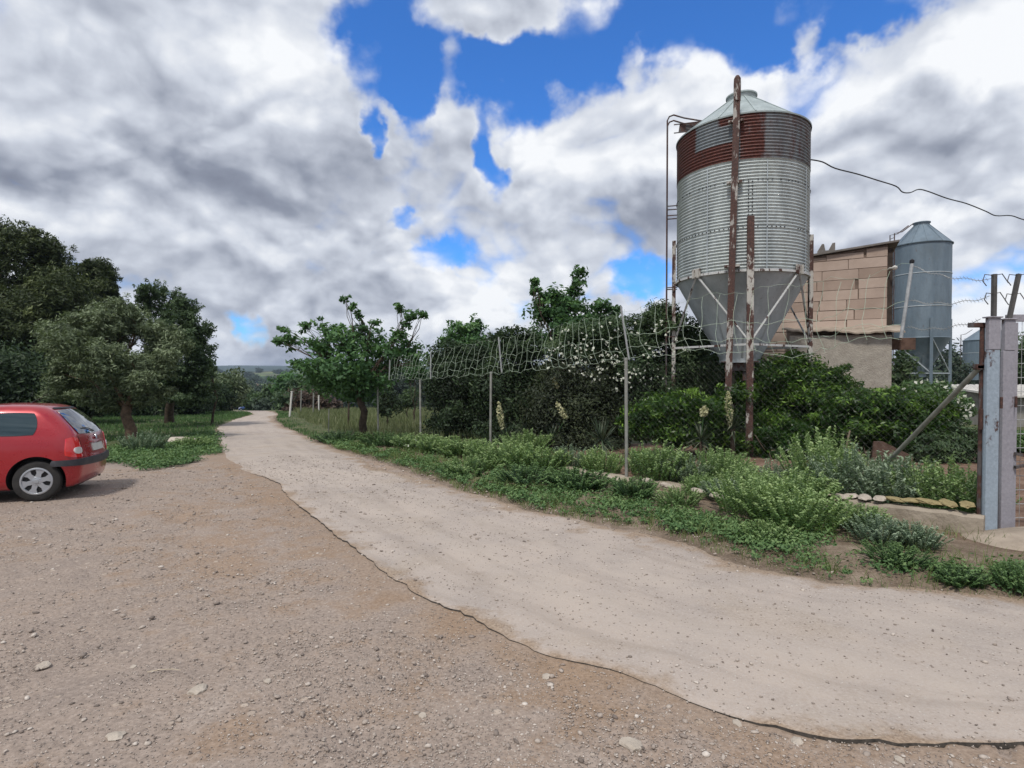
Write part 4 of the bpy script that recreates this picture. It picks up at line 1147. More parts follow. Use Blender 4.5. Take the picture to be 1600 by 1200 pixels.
# rubble pieces and the yellow crust on top of the footing
k = 0
LR = ['lump of yellow crust touching the blue gate post', 'second lump of yellow crust from the blue gate post', 'third, middle lump of the yellow crust on the footing', 'fourth yellow crust lump from the blue gate post', 'yellow crust lump farthest from the gate post, next to pale rubble',
      'pale rubble piece adjoining the last yellow lump on the footing', 'second pale rubble piece left of the yellow crust', 'third pale rubble piece left of the yellow crust', 'pale rubble piece on the footing hidden at the edge of the fresh herbs']
for s_ in np.linspace(0.02, 0.30, 9):
    p = Vector((5.0, 5.92, 0)).lerp(Vector((1.94, 9.42, 0)), s_ + 0.01); r = random.Random(k + 90)
    rock('rubble_stone', (p.x, p.y + 0.03, gz(p.x, p.y) + 0.38 - 0.2 * min(1, s_ * 4.6 / 3.2)), 0.15, 0.07, 0.03, 60 + k, 'yellowstone' if k < 5 else 'stone', LR[k], 'rubble on the footing by the gate'); k += 1
LR = ['flat tan stone second in the small rubble heap left of the tall grey post', 'rubble stone in the middle of the heap left of the tall grey post', 'rubble stone of the heap closest below the herb left of the tall post', 'rubble stone nearest the tall grey post on its left', 'first rubble stone at the left end of the heap', 'tan stone on the footing just right of the tall grey post', 'second tan stone right of the tall grey post',
      'tan stone on the footing under the middle herb group', 'lone tan stone on verge left of the heap', 'tan stone on the footing touching the fresh herb group']
for j, (a, b_) in enumerate(((912, 748), (928, 752), (950, 757), (965, 762), (900, 752), (1010, 772), (1040, 780), (1090, 790), (870, 742), (1120, 799))):
    p = G(a, b_); rock('rubble_stone', (p.x, p.y, gz(p.x, p.y) + (0.12 if a < 975 else 0.2)), 0.11, 0.07, 0.05, 80 + k, 'stone', LR[j], 'rubble along the footing by the middle fence post'); k += 1

# ------------------------------------------------------------------ gate posts, brace, gate
def gate_post(pxt, pyt, pyb, Y, mat, w, label, arm, tilt):
    b0 = P(pxt - 4, pyb, Y); t0 = P(pxt, pyt, Y); root = empty('gate_post', (b0.x, Y, gz(b0.x, Y)), 0, label, 'gate post', 'pair of blue-grey gate posts')
    H = t0.z - gz(b0.x, Y)
    mb = MB(); mb.box((0, 0, H * 0.43 - 0.05), (w * 0.86, 0.045, H * 0.86 + 0.1)); mb.box((-w * 0.30, 0.03, H * 0.43), (0.02, 0.03, H * 0.8)); mb.build('shaft', M[mat], root, False, 0.008)
    mb = MB(); mb.box((0.006, 0, H * 0.93), (w * 0.80, 0.055, H * 0.14)); mb.box((0, 0, H + 0.008), (w * 1.0, 0.09, 0.015)); mb.build('upper_sleeve', M['gate_pink'], root, False, 0.006)
    mb = MB(); mb.beam((0.01, 0, H), (0.01 + tilt, 0, H + arm), 0.036, 0.036)
    for z, l in ((0.97, 0.10), (0.55, 0.08)):
        c_ = Vector((0.01 + tilt * z, 0, H + arm * z)); mb.tube([c_, c_ + Vector((-l, 0, .01)), c_ + Vector((-l - .02, 0, -.06)), c_ + Vector((-l + .02, 0, -.11))], 0.005, 5)
        mb.tube([c_, c_ + Vector((l, .02, .02)), c_ + Vector((l + .05, 0, -.08))], 0.005, 5)
    mb.build('barbed_wire_arm', M['armgrey'], root)
    mb = MB()
    mb.tube([(w / 2 + .0, -.03, H * 0.60), (w / 2 + .0, -.03, H * 0.60 + .12)], 0.014, 8)
    mb.build('hinge', M['ladder'], root, False, 0.004)
    return root
gate_post(1550, 497, 850, 5.92, 'gate_blue', 0.155, 'nearer blue-grey gate post with rusty sleeve and upright wire arm', 0.46, 0.0)
gate_post(1574, 500, 838, 6.15, 'gate_pink', 0.145, 'second gate post of faded lilac grey with arm leaning right', 0.50, 0.10)
b0 = P(1529, 826, 6.0); t0 = P(1534, 508, 6.0)
root = empty('slim_post', (b0.x, 6.0, gz(b0.x, 6.0)), 0, 'slim dark rusty post with short bracket just left of the gate posts', 'post')
H = t0.z - root.location.z
mb = MB(); mb.tube([(0, 0, -.05), (0.01, 0, H)], 0.022, 8); mb.build('shaft', M['ladder'], root, True)
for c_, z_ in (((-0.03, 0, H), (0.20, 0.05, 0.05)), ((0.0, -0.02, H - 0.44), (0.16, 0.06, 0.05)), ((0.0, -.03, H - 1.0), (0.06, 0.03, 0.22))):
    mb = MB(); mb.box(c_, z_); mb.build('bracket', M['ladder'], root, False, 0.004)
a = P(1325, 782, 8.3); c_ = P(1531, 574, 5.98)
root = empty('brace_pole', (a.x, a.y, gz(a.x, a.y)), 0, 'long grey tube bracing the gate post diagonally from the weeds', 'pole')
mb = MB(); mb.tube([Vector((0, 0, -0.05)), c_ - Vector(root.location)], 0.027, 10); mb.build('tube', M['braceM'], root, True)
mb = MB(); e = c_ - Vector(root.location); mb.box(e, (0.10, 0.06, 0.05)); mb.build('end_clamp', M['ladder'], root, False, 0.005)
# barbed strands from last net arm to the gate posts
root = empty('barbed_wire', (5, 6, 0), 0, 'three thin barbed wire strands running from the net top to the gate arms', 'wire')
for (s0, s1) in (((1425, 416), (1548, 437)), ((1421, 470), (1546, 464)), ((1416, 512), (1532, 500))):
    a = P(*s0, 6.75); c_ = P(*s1, 5.95); pts = [a.lerp(c_, t_) + Vector((0, 0, -0.05 * sin(pi * t_) + 0.012 * sin(t_ * 20))) - Vector((5, 6, 0)) for t_ in np.linspace(0, 1, 24)]
    mb = MB(); mb.tube(pts, 0.0035, 5)
    for q in pts[1:-1]: mb.tube([q + Vector((-.015, 0, .02)), q + Vector((.015, 0, -.02))], 0.002, 4)
    mb.build('strand', M['galvwire'], root)
# gate leaf
gx0, gx1, gyy = P(1583, 500, 6.2).x, 9.2, 6.2
root = empty('wire_gate', (gx0, gyy, gz(gx0, gyy)), 0, 'wide wire mesh gate with rusty pink top rail right of the posts', 'gate')
H = P(1583, 497, 6.2).z - root.location.z; Wd = gx1 - gx0; bz = 0.06
mb = MB(); mb.box((Wd / 2 - .02, 0, H), (Wd + .1, 0.05, 0.075)); mb.box((Wd / 2, 0, bz), (Wd, 0.05, 0.06)); mb.box((Wd - .03, 0, H / 2), (0.05, 0.05, H - .1)); mb.box((0.02, 0, H / 2), (0.04, 0.045, H - .1)); mb.build('frame', M['gate_pink'], root, False, 0.004)
mb = MB()
zs = list(np.arange(0.2, H, 0.155))
for z in zs: mb.tube([(0, 0, z), (Wd / 2, 0.01, z + .004), (Wd, 0, z)], 0.0042, 4, False)
for i in range(int(Wd / 0.15)): mb.tube([(0.1 + i * .15, 0, 0.08), (0.1 + i * .15, 0, H)], 0.0030, 4, False)
mb.build('mesh_panel', M['galvwire'], root)
mb = MB(); mb.beam((0.0, -0.05, 0.92), (0.36, -0.05, 0.84), 0.03); mb.beam((0.0, -0.05, 0.77), (0.36, -0.05, 0.84), 0.03); mb.build('latch', M['ladder'], root)
# concrete apron in front of the gate
def apron():
    n = 90; m_ = 16; Vs = []; Fs = []; c_ = Vector((6.25, 5.42, 0)); r = np.random.default_rng(1); jt = jitter(n, 0.05, 22)
    for j in range(m_ + 1):
        f = j / m_
        for i in range(n):
            a = 2 * pi * i / n; rx_, ry_ = 1.75 + jt[i % n] * sin(pi * i / n), 0.62 + jt[i % n] * 0.6 * sin(pi * i / n)
            sx = abs(cos(a)) ** 0.7 * (1 if cos(a) > 0 else -1); sy = abs(sin(a)) ** 0.8 * (1 if sin(a) > 0 else -1)
            x = c_.x + rx_ * f * sx + 0.0; y = c_.y + ry_ * f * sy - 0.35 * sx * f
            h = 0.20 * (1 - f ** 5) - (0.12 if j == m_ else 0)
            Vs.append((x, y, gz(x, y) + h + 0.008 * sin(9 * x) * sin(7 * y)))
    for j in range(m_):
        for i in range(n):
            i2 = (i + 1) % n; Fs.append((j * n + i, (j + 1) * n + i, (j + 1) * n + i2, j * n + i2))
    mb = MB(); mb.add(Vs, Fs); o = mb.build('concrete_apron', M['apron'], None, True); return o
tag(apron(), 'pale worn concrete apron bulging out in front of the gate', 'apron')

# cable from the silo across the sky
ap = [(1264, 249, 14.1), (1285, 253, 14.2), (1305, 263, 14.4), (1340, 272, 14.8), (1372, 282, 15.2), (1400, 291, 15.6), (1410, 300, 15.7), (1422, 301, 15.8), (1435, 296, 16.0), (1450, 299, 16.2), (1480, 310, 16.6), (1510, 318, 17), (1540, 330, 17.4), (1556, 337, 17.6), (1580, 337, 17.9), (1605, 345, 18.2), (1700, 372, 19), (1900, 400, 21)]
pts = [P(*q) for q in ap]; sm = []
for i in range(len(pts) - 1):
    p0, p1, p2, p3 = pts[max(0, i - 1)], pts[i], pts[i + 1], pts[min(len(pts) - 1, i + 2)]
    for t_ in (0, .25, .5, .75):
        sm.append(0.5 * ((2 * p1) + (p2 - p0) * t_ + (2 * p0 - 5 * p1 + 4 * p2 - p3) * t_ ** 2 + (3 * p1 - p0 - 3 * p2 + p3) * t_ ** 3))
mb = MB(); mb.tube(sm, 0.016, 6); tag(mb.build('power_cable', M['cable'], None, True), 'thin kinked black cable running from the big silo to the right across the sky', 'cable')

# far fence posts by the bend of the track
for i, (xt, yt, xb, yb, mt, rr_) in enumerate(((456, 612, 452, 650, 'whiteroof', 0.06), (471, 610, 469, 648, 'post', 0.045), (490, 612, 489, 648, 'post', 0.045), (498, 618, 498, 645, 'whiteroof', 0.05), (514, 640, 513, 676, 'post', 0.02), (545, 628, 544, 668, 'bark', 0.04))):
    p = G(xb, yb + 2); q = P(xt, yt, p.y)
    lab = ['white leaning fence post at the right edge of the track bend', 'thin grey post just behind the white leaning post', 'grey post in front of the brown bushes', 'short white post in front of the brown bushes', 'very thin wire fence post in tall grass left of the broadleaf tree', 'dark thin wooden stake in the grass beside the broadleaf tree'][i]
    mb = MB(); mb.tube([p - Vector((0, 0, .2)), q], rr_, 8); mb.box(q + Vector((0, 0, 0.01)), (rr_ * 2.3, rr_ * 2.3, 0.03)); tag(mb.build('fence_post', M[mt], None, True), lab, 'fence post', 'far fence posts')

# ------------------------------------------------------------------ cars
def car_paint(name, c):
    m_, N, b = base_mat(name)
    t = N.new('ShaderNodeTexCoord'); O = t.outputs['Object']
    n = N.noise(O, 3, 6, 0.6)
    dust = N.mr(n, 0.45, 0.75, 0.0, 0.22)
    N.set(b, 'Base Color', N.mix(dust, c4(*c), c4(c[0] * .8 + .06, c[1] + .05, c[2] + .04)))
    N.set(b, 'Roughness', N.mr(n, 0.3, 0.8, 0.22, 0.42)); N.set(b, 'Coat Weight', 0.8); N.set(b, 'Coat Roughness', 0.08); N.set(b, 'Metallic', 0.25)
    return m_
M['red'] = car_paint('dark_red_car_paint', (0.36, 0.011, 0.020))
M['bluecar'] = car_paint('blue_car_paint', (0.015, 0.06, 0.22))
def pbr(name, c, rough, metal=0.0, coat=0.0, emis=None):
    m_, N, b = base_mat(name); N.set(b, 'Base Color', c4(*c)); N.set(b, 'Roughness', rough); N.set(b, 'Metallic', metal); N.set(b, 'Coat Weight', coat); return m_
M['glass_side'] = pbr('tinted_side_glass', (0.02, 0.045, 0.055), 0.03, 0.3, 1.0)
M['glass_rear'] = pbr('dark_rear_glass', (0.012, 0.016, 0.02), 0.04, 0.2, 1.0)
M['tyre'] = simple('tyre_rubber', (0.018, 0.018, 0.018), (0.04, 0.038, 0.036), 8, 0.85, bmp=0.2)
M['hubcap'] = pbr('silver_hubcap', (0.42, 0.44, 0.47), 0.38, 0.6)
M['bumper'] = simple('dark_grey_plastic', (0.035, 0.037, 0.045), (0.06, 0.062, 0.07), 6, 0.55, bmp=0)
M['lamp_red'] = pbr('red_lens', (0.62, 0.02, 0.02), 0.1, 0, 1.0)
M['lamp_clear'] = pbr('clear_lens', (0.75, 0.72, 0.70), 0.12, 0.2, 1.0)
M['plate'] = simple('number_plate_white', (0.50, 0.50, 0.47), (0.62, 0.62, 0.59), 12, 0.5, bmp=0)
M['chrome'] = pbr('chrome', (0.6, 0.6, 0.62), 0.15, 1.0)
M['seam'] = pbr('panel_gap', (0.03, 0.004, 0.005), 0.8)

#        z     xr     xf    w     rc   bulge
CARP = [(0.17, -0.40, 2.95, 0.70, 0.20, 0.03), (0.20, -0.47, 3.02, 0.755, 0.24, 0.05), (0.30, -0.525, 3.10, 0.795, 0.28, 0.07), (0.42, -0.55, 3.14, 0.812, 0.30, 0.09), (0.55, -0.565, 3.13, 0.818, 0.32, 0.10),
        (0.64, -0.545, 3.08, 0.820, 0.30, 0.10), (0.74, -0.525, 2.96, 0.818, 0.28, 0.09), (0.84, -0.50, 2.70, 0.812, 0.27, 0.08), (0.90, -0.485, 2.35, 0.803, 0.26, 0.08), (0.95, -0.465, 2.05, 0.792, 0.25, 0.08),
        (1.05, -0.40, 1.80, 0.765, 0.24, 0.08), (1.18, -0.29, 1.52, 0.715, 0.23, 0.08), (1.28, -0.19, 1.28, 0.665, 0.22, 0.08), (1.345, -0.10, 1.06, 0.61, 0.22, 0.08), (1.385, 0.0, 0.90, 0.54, 0.25, 0.08), (1.41, 0.16, 0.72, 0.40, 0.22, 0.06), (1.42, 0.34, 0.6, 0.2, 0.1, 0.03)]
CA = np.array(CARP)
def car_par(z):
    z = min(max(z, CA[0, 0]), CA[-1, 0])
    k = int(np.searchsorted(CA[:, 0], z)) ; k = min(max(k, 1), len(CA) - 1)
    z0, z1 = CA[k - 1, 0], CA[k, 0]; t_ = (z - z0) / (z1 - z0)
    out = []
    for c_ in range(1, 6):
        p1, p2 = CA[k - 1, c_], CA[k, c_]
        m1 = (CA[k, c_] - CA[max(k - 2, 0), c_]) / (CA[k, 0] - CA[max(k - 2, 0), 0]); m2 = (CA[min(k + 1, len(CA) - 1), c_] - CA[k - 1, c_]) / (CA[min(k + 1, len(CA) - 1), 0] - CA[k - 1, 0])
        if k <= 1 or k >= len(CA) - 2: out.append(p1 + (p2 - p1) * t_); continue
        h = z1 - z0; t2, t3 = t_ * t_, t_ ** 3
        out.append((2 * t3 - 3 * t2 + 1) * p1 + (t3 - 2 * t2 + t_) * h * m1 + (-2 * t3 + 3 * t2) * p2 + (t3 - t2) * h * m2)
    return out
NRS, NCS, NSS = 8, 10, 34
_rc = {}
def half_ring(z):
    key = round(z, 5)
    if key in _rc: return _rc[key]
    xr, xf, w, rc, bl = car_par(z); pts = []
    yc = w - rc * 0.8; rx = rc; ry = rc * 0.8
    for i in range(NRS):
        y = yc * i / NRS; pts.append((xr + bl * (y / w) ** 2, y))
    x0 = xr + bl * (yc / w) ** 2
    for i in range(NCS):
        a = pi / 2 * i / NCS
        pts.append((x0 + rx * (1 - cos(a) ** 0.9), yc + ry * sin(a) ** 0.9 if a > 0 else yc))
    xs = x0 + rx; xe = xf - rc - 0.1
    for i in range(NSS):
        s_ = i / NSS; pts.append((xs + (xe - xs) * s_, w + 0.012 * sin(pi * s_)))
    for i in range(NCS + 1):
        a = pi / 2 * i / NCS; pts.append((xe + (rc + 0.1 - .1) * sin(a), w - (rc * 0.8) * (1 - cos(a))))
    yl = w - rc * 0.8; xl = xe + rc
    for i in range(1, 7):
        s_ = i / 6; pts.append((xl + 0.1 * (1 - (1 - s_) ** 2), yl * (1 - s_)))
    p = np.array(pts); d = np.r_[0, np.cumsum(np.linalg.norm(np.diff(p, axis=0), axis=1))]
    _rc[key] = (p, d); return _rc[key]
def surf(s, z, off=0.0, side=1):
    p, d = half_ring(z)
    x = np.interp(s, d, p[:, 0]); y = np.interp(s, d, p[:, 1])
    if off:
        e = 0.02
        pa_ = np.array([np.interp(s - e, d, p[:, 0]), np.interp(s - e, d, p[:, 1])]); pb_ = np.array([np.interp(s + e, d, p[:, 0]), np.interp(s + e, d, p[:, 1])])
        if s - e < 0: pa_ = np.array([np.interp(e - s, d, p[:, 0]), -np.interp(e - s, d, p[:, 1])])
        tx, ty = pb_ - pa_
        z2 = min(z + 0.02, 1.415); z1 = z - 0.02
        q1, d1 = half_ring(z1); q2, d2 = half_ring(z2)
        u1 = Vector((tx, ty, 0)); 
        # vertical tangent at the same x (side) or same y (rear)
        if abs(ty) > abs(tx):
            f1 = np.interp(y, q1[:40, 1], q1[:40, 0]); f2 = np.interp(y, q2[:40, 1], q2[:40, 0]); u2 = Vector((f2 - f1, 0, z2 - z1))
        else:
            g1_ = np.interp(x, q1[NRS + NCS:, 0], q1[NRS + NCS:, 1]); g2_ = np.interp(x, q2[NRS + NCS:, 0], q2[NRS + NCS:, 1]); u2 = Vector((0, g2_ - g1_, z2 - z1))
        n = u1.cross(u2); n.normalize()
        if n.dot(Vector((x - 1.2, y, 0.2))) < 0: n = -n
        return Vector(((x + n.x * off), (y + n.y * off) * side, z + n.z * off))
    return Vector((x, y * side, z))
def s_at_x(x, z):
    p, d = half_ring(z); i0 = NRS + NCS // 2
    return float(np.interp(x, p[i0:NRS + NCS + NSS + NCS, 0], d[i0:NRS + NCS + NSS + NCS]))
def patch(corners, off, side=1, nu=12, nv=8, rnd_=0.25, skirt=0.03, mir=False):
    """quad patch on the body: corners (s,z) order bl, br, tr, tl"""
    mb = MB(); Vs = []; Fs = []
    for j in range(nv + 1):
        for i in range(nu + 1):
            u = i / nu * 2 - 1; v = j / nv * 2 - 1
            if rnd_:
                uu = u * sqrt(max(0, 1 - rnd_ * v * v * 0.5)) ; vv = v * sqrt(max(0, 1 - rnd_ * u * u * 0.5)); u, v = uu, vv
            a = (u + 1) / 2; c_ = (v + 1) / 2
            sb = corners[0][0] * (1 - a) + corners[1][0] * a; zb = corners[0][1] * (1 - a) + corners[1][1] * a
            st = corners[3][0] * (1 - a) + corners[2][0] * a; zt = corners[3][1] * (1 - a) + corners[2][1] * a
            S, Z_ = sb * (1 - c_) + st * c_, zb * (1 - c_) + zt * c_
            sd_ = side
            if S < 0: S = -S; sd_ = -side
            Vs.append(surf(S, Z_, off, sd_))
    W_ = nu + 1
    for j in range(nv):
        for i in range(nu): Fs.append((j * W_ + i, j * W_ + i + 1, (j + 1) * W_ + i + 1, (j + 1) * W_ + i))
    # closing rim back into the body
    ring = [i for i in range(W_)] + [j * W_ + nu for j in range(1, nv + 1)] + [nv * W_ + i for i in range(nu - 1, -1, -1)] + [j * W_ for j in range(nv - 1, 0, -1)]
    cen = sum(Vs, Vector()) / len(Vs); b0 = len(Vs)
    for i in ring:
        v = Vs[i]; ct = Vector((1.2, 0, 0.6)); dn = (ct - v).normalized(); Vs.append(v + dn * skirt)
    for k in range(len(ring)):
        k2 = (k + 1) % len(ring); Fs.append((ring[k], b0 + k, b0 + k2, ring[k2]))
    mb.add(Vs, Fs); return mb
def make_car(name, loc, rz, paint, label, detail=True):
    root = empty(name, loc, rz, label, 'car')
    NZ = 60; zs = np.r_[np.linspace(0.17, 0.95, 30), np.linspace(0.97, 1.42, 30)]
    Vs, Fs = [], []
    for z in zs:
        p, d = half_ring(float(z)); full = [(x, y) for x, y in p] + [(x, -y) for x, y in p[-2:0:-1]]
        Vs += [(x, y, z) for x, y in full]; n = len(full)
    for i in range(len(zs) - 1):
        for k in range(n): Fs.append((i * n + k, (i + 1) * n + k, (i + 1) * n + (k + 1) % n, i * n + (k + 1) % n))
    Fs.append(tuple(range(n))); Fs.append(tuple((len(zs) - 1) * n + k for k in range(n - 1, -1, -1)))
    me = bpy.data.meshes.new('body'); me.from_pydata(Vs, [], Fs); me.update()
    bm = bmesh.new(); bm.from_mesh(me); bmesh.ops.recalc_face_normals(bm, faces=bm.faces); bm.to_mesh(me); bm.free()
    body = link(me, 'body', [M[paint], M['black']], None, True)
    # wheel arches
    cut = []
    for wx in (0.0, 2.47):
        for sd_ in (-1, 1):
            mb = MB(); pr = [(0.0, 0), (0.345, 0), (0.345, 0.30), (0.0, 0.30)]
            mb.lathe([(0.001, 0), (0.348, 0), (0.348, 0.34), (0.001, 0.34)], 48, Matrix.Translation((wx, sd_ * 0.90, 0.305)) @ Matrix.Rotation(radians(90 * sd_), 4, 'X'), closed=True)
            o = mb.build('cutter', [M['black']], None); cut.append(o)
            bmx = bmesh.new(); bmx.from_mesh(o.data); bmesh.ops.remove_doubles(bmx, verts=bmx.verts, dist=1e-5); bmesh.ops.recalc_face_normals(bmx, faces=bmx.faces); bmx.to_mesh(o.data); bmx.free()
            md = body.modifiers.new('b', 'BOOLEAN'); md.object = o; md.operation = 'DIFFERENCE'; md.solver = 'EXACT'
            try: md.material_mode = 'TRANSFER'
            except Exception: pass
    dg = bpy.context.evaluated_depsgraph_get(); dg.update()
    nm = bpy.data.meshes.new_from_object(body.evaluated_get(dg))
    body.modifiers.clear(); body.data = nm
    for o in cut: bpy.data.objects.remove(o)
    body.data.polygons.foreach_set('use_smooth', [True] * len(body.data.polygons))
    try: body.data.set_sharp_from_angle(angle=radians(35))
    except Exception: pass
    body.parent = root
    def put(nm_, mb, mt, smooth=True, parent=None): return mb.build(nm_, M[mt], parent or root, smooth)
    for sd_ in (-1, 1):
        # side windows: rear quarter pane and front pane
        def win(x0, x1, z0, z1, sl0=0.0, sl1=0.0):
            return [(s_at_x(x0, z0), z0), (s_at_x(x1, z0), z0), (s_at_x(x1 - sl1, z1), z1), (s_at_x(x0 + sl0, z1), z1)]
        put('window', patch(win(0.03, 0.60, 0.955, 1.285, 0.03, 0.0), 0.006, sd_, 12, 8, 0.25), 'glass_side')
        put('window', patch(win(0.66, 1.72, 0.955, 1.285, 0.0, 0.44), 0.006, sd_, 16, 8, 0.2), 'glass_side')
        put('window_trim', patch(win(0.60, 0.66, 0.955, 1.288), 0.008, sd_, 3, 8, 0), 'bumper')
        # panel gaps of the door
        for (xa, za, xb, zb_) in ((0.625, 0.94, 0.60, 0.36), (1.70, 0.94, 1.72, 0.30)):
            put('panel_gap', patch([(s_at_x(xa - .004, 0.33), 0.33), (s_at_x(xa + .004, 0.33), 0.33), (s_at_x(xa + .004, 0.94), 0.94), (s_at_x(xa - .004, 0.94), 0.94)], 0.003, sd_, 2, 16, 0), 'seam')
        put('door_handle', patch([(s_at_x(0.50, 0.80), 0.795), (s_at_x(0.69, 0.80), 0.795), (s_at_x(0.69, 0.83), 0.83), (s_at_x(0.50, 0.83), 0.83)], 0.022, sd_, 8, 4, 0.5), 'bumper')
        # tail lamp wrapping the corner
        tl = put('tail_lamp', patch([(0.60, 0.60), (0.88, 0.63), (0.82, 0.91), (0.64, 0.91)], 0.012, sd_, 10, 10, 0.45), 'lamp_red')
        put('lens', patch([(0.625, 0.665), (0.76, 0.665), (0.76, 0.765), (0.625, 0.765)], 0.022, sd_, 10, 10, 0.9), 'lamp_clear', True, tl)
        # headlamp, mirror
        hx = s_at_x(2.70, 0.72)
        put('headlight', patch([(hx + .08, 0.60), (hx + .42, 0.60), (hx + .34, 0.74), (hx + .02, 0.76)], 0.01, sd_, 8, 6, 0.4), 'lamp_clear')
        mb = MB(); mb.box((1.62, sd_ * 0.88, 0.99), (0.10, 0.17, 0.12)); put('mirror', mb, 'bumper', False)
        put('bumper_strip', patch([(0.0 if sd_ > 0 else 0.0, 0.475), (1.02, 0.50), (1.00, 0.585), (0.0, 0.585)], 0.028, sd_, 26, 4, 0.12, 0.06), 'bumper')
        put('side_moulding', patch([(s_at_x(0.66, .52), 0.50), (s_at_x(1.68, .52), 0.50), (s_at_x(1.68, .58), 0.555), (s_at_x(0.66, .58), 0.555)], 0.010, sd_, 14, 3, 0.1), paint)
    # rear glass, hatch details
    rg = put('rear_window', patch([(-0.60, 0.935), (0.60, 0.935), (0.50, 1.315), (-0.50, 1.315)], 0.010, 1, 28, 12, 0.35), 'glass_rear')
    def fr(s0, z0, s1, z1, wdt):
        return patch([(s0, z0), (s1, z0), (s1, z1), (s0, z1)], 0.004, 1, 12, 4, 0)
    put('roof_edge_seal', patch([(-0.46, 1.325), (0.46, 1.325), (0.42, 1.345), (-0.42, 1.345)], 0.012, 1, 20, 3, 0.1), 'black')
    put('number_plate', patch([(-0.26, 0.665), (0.26, 0.665), (0.26, 0.775), (-0.26, 0.775)], 0.016, 1, 10, 4, 0.05), 'plate')
    put('plate_lamp_strip', patch([(-0.30, 0.795), (0.30, 0.795), (0.28, 0.815), (-0.28, 0.815)], 0.03, 1, 10, 3, 0.1), paint)
    put('badge', patch([(-0.045, 0.835), (0.045, 0.835), (0.045, 0.915), (-0.045, 0.915)], 0.022, 1, 8, 8, 1.0), 'chrome')
    for sd_ in (1, -1):
        put('panel_gap', patch([(0.575, 0.60), (0.583, 0.60), (0.60, 0.93), (0.592, 0.93)], 0.003, sd_, 2, 12, 0), 'seam')
    mb = MB(); mb.tube([surf(0, 0.955, 0.02), surf(0.15, 1.0, 0.025), surf(0.34, 1.03, 0.025)], 0.008, 6); put('rear_wiper', mb, 'black')
    mb = MB(); mb.tube([(0.36, 0, 1.40), (0.30, 0, 1.44), (0.12, 0, 1.56)], [0.012, 0.006, 0.003], 6); put('aerial', mb, 'black')
    mb = MB(); mb.box((1.2, 0, 0.21), (3.1, 1.2, 0.10)); mb.tube([(-0.30, -0.45, 0.21), (-0.46, -0.45, 0.20)], 0.022, 8); put('underbody', mb, 'black', False)
    # windscreen from the cowl to the roof
    for sd_ in (1,):
        p0, d0 = half_ring(0.99); S0 = d0[-1]
        def fs(yv, z):
            p, d = half_ring(z); return float(np.interp(-yv, -p[NRS + NCS + NSS:, 1], d[NRS + NCS + NSS:]))
    mb = MB(); Vs = []; Fs = []
    for j in range(9):
        z = 0.965 + (1.33 - 0.965) * j / 8; p, d = half_ring(z); xr_, xf_, w_, rc_, _ = car_par(z)
        for i in range(13):
            y = (-1 + 2 * i / 12) * (w_ - rc_ * 0.55); S = fs(abs(y), z); v = surf(S, z, 0.0, 1 if y >= 0 else -1); Vs.append((v.x + 0.008, v.y, v.z + 0.006))
    for j in range(8):
        for i in range(12): Fs.append((j * 13 + i, j * 13 + i + 1, (j + 1) * 13 + i + 1, (j + 1) * 13 + i))
    mb.add(Vs, Fs); put('windscreen', mb, 'glass_side')
    # wheels
    for wx in (0.0, 2.47):
        for sd_ in (-1, 1):
            Mw = Matrix.Translation((wx, sd_ * 0.715, 0.293)) @ Matrix.Rotation(radians(-90 * sd_), 4, 'X')
            wroot = bpy.data.objects.new('wheel', None); COL.objects.link(wroot); wroot.parent = root; wroot.matrix_local = Mw
            mb = MB(); mb.lathe([(0.18, -0.075), (0.255, -0.082), (0.282, -0.07), (0.292, -0.045), (0.293, 0.045), (0.282, 0.07), (0.255, 0.082), (0.195, 0.078), (0.18, 0.05)], 48); put('tyre', mb, 'tyre', True, wroot)
            mb = MB(); mb.lathe([(0.20, 0.055), (0.20, 0.076), (0.193, 0.084), (0.176, 0.086), (0.170, 0.078), (0.166, 0.058)], 48)
            mb.lathe([(0.0, 0.085), (0.028, 0.084), (0.032, 0.078), (0.062, 0.074), (0.075, 0.066), (0.08, 0.05)], 32)
            for k in range(6):
                a = 2 * pi * k / 6 + 0.26
                # broad spokes widen to both ends leaving rounded triangular holes at the rim
                pts = [(0.06, -0.034), (0.115, -0.030), (0.172, -0.062), (0.172, 0.062), (0.115, 0.030), (0.06, 0.034)]
                mb.prism(pts, 0.05, 0.074, Matrix.Rotation(a, 4, 'Z'))
            for k in range(5):
                mb.lathe([(0, .003), (.007, .001), (.007, -.005)], 8, Matrix.Translation((0.048 * cos(k * 2 * pi / 5), 0.048 * sin(k * 2 * pi / 5), 0.079)))
            put('hubcap', mb, 'hubcap', False, wroot)
            mb = MB(); mb.lathe([(0, 0.052), (0.185, 0.052), (0.185, -0.06), (0, -0.06)], 32); put('rim', mb, 'black', False, wroot)
    return root
nw_ = G(57, 783)
hd = radians(180 + 22)          # the car points left and a little towards the camera
wheel_off = Vector((0, 0.715, 0)); wheel_off.rotate(Matrix.Rotation(hd, 3, 'Z'))
cx, cy = nw_.x - wheel_off.x, nw_.y + 0.03 - wheel_off.y
car = make_car('hatchback_car', (cx, cy, gz(cx, cy)), hd, 'red', 'dark red three-door hatchback parked on the gravel at the left')
s1_ = gz(cx + cos(hd), cy + sin(hd)) - gz(cx - cos(hd), cy - sin(hd)); s2_ = gz(cx - sin(hd), cy + cos(hd)) - gz(cx + sin(hd), cy - cos(hd))
car.rotation_euler = (math.atan(s2_ / 2), -math.atan(s1_ / 2), hd)
bp = P(392, 642, 132)
make_car('distant_car', (bp.x + .5, 132, gz(bp.x, 132) + 0.15), radians(200), 'bluecar', 'small blue car far down the track below the trees')

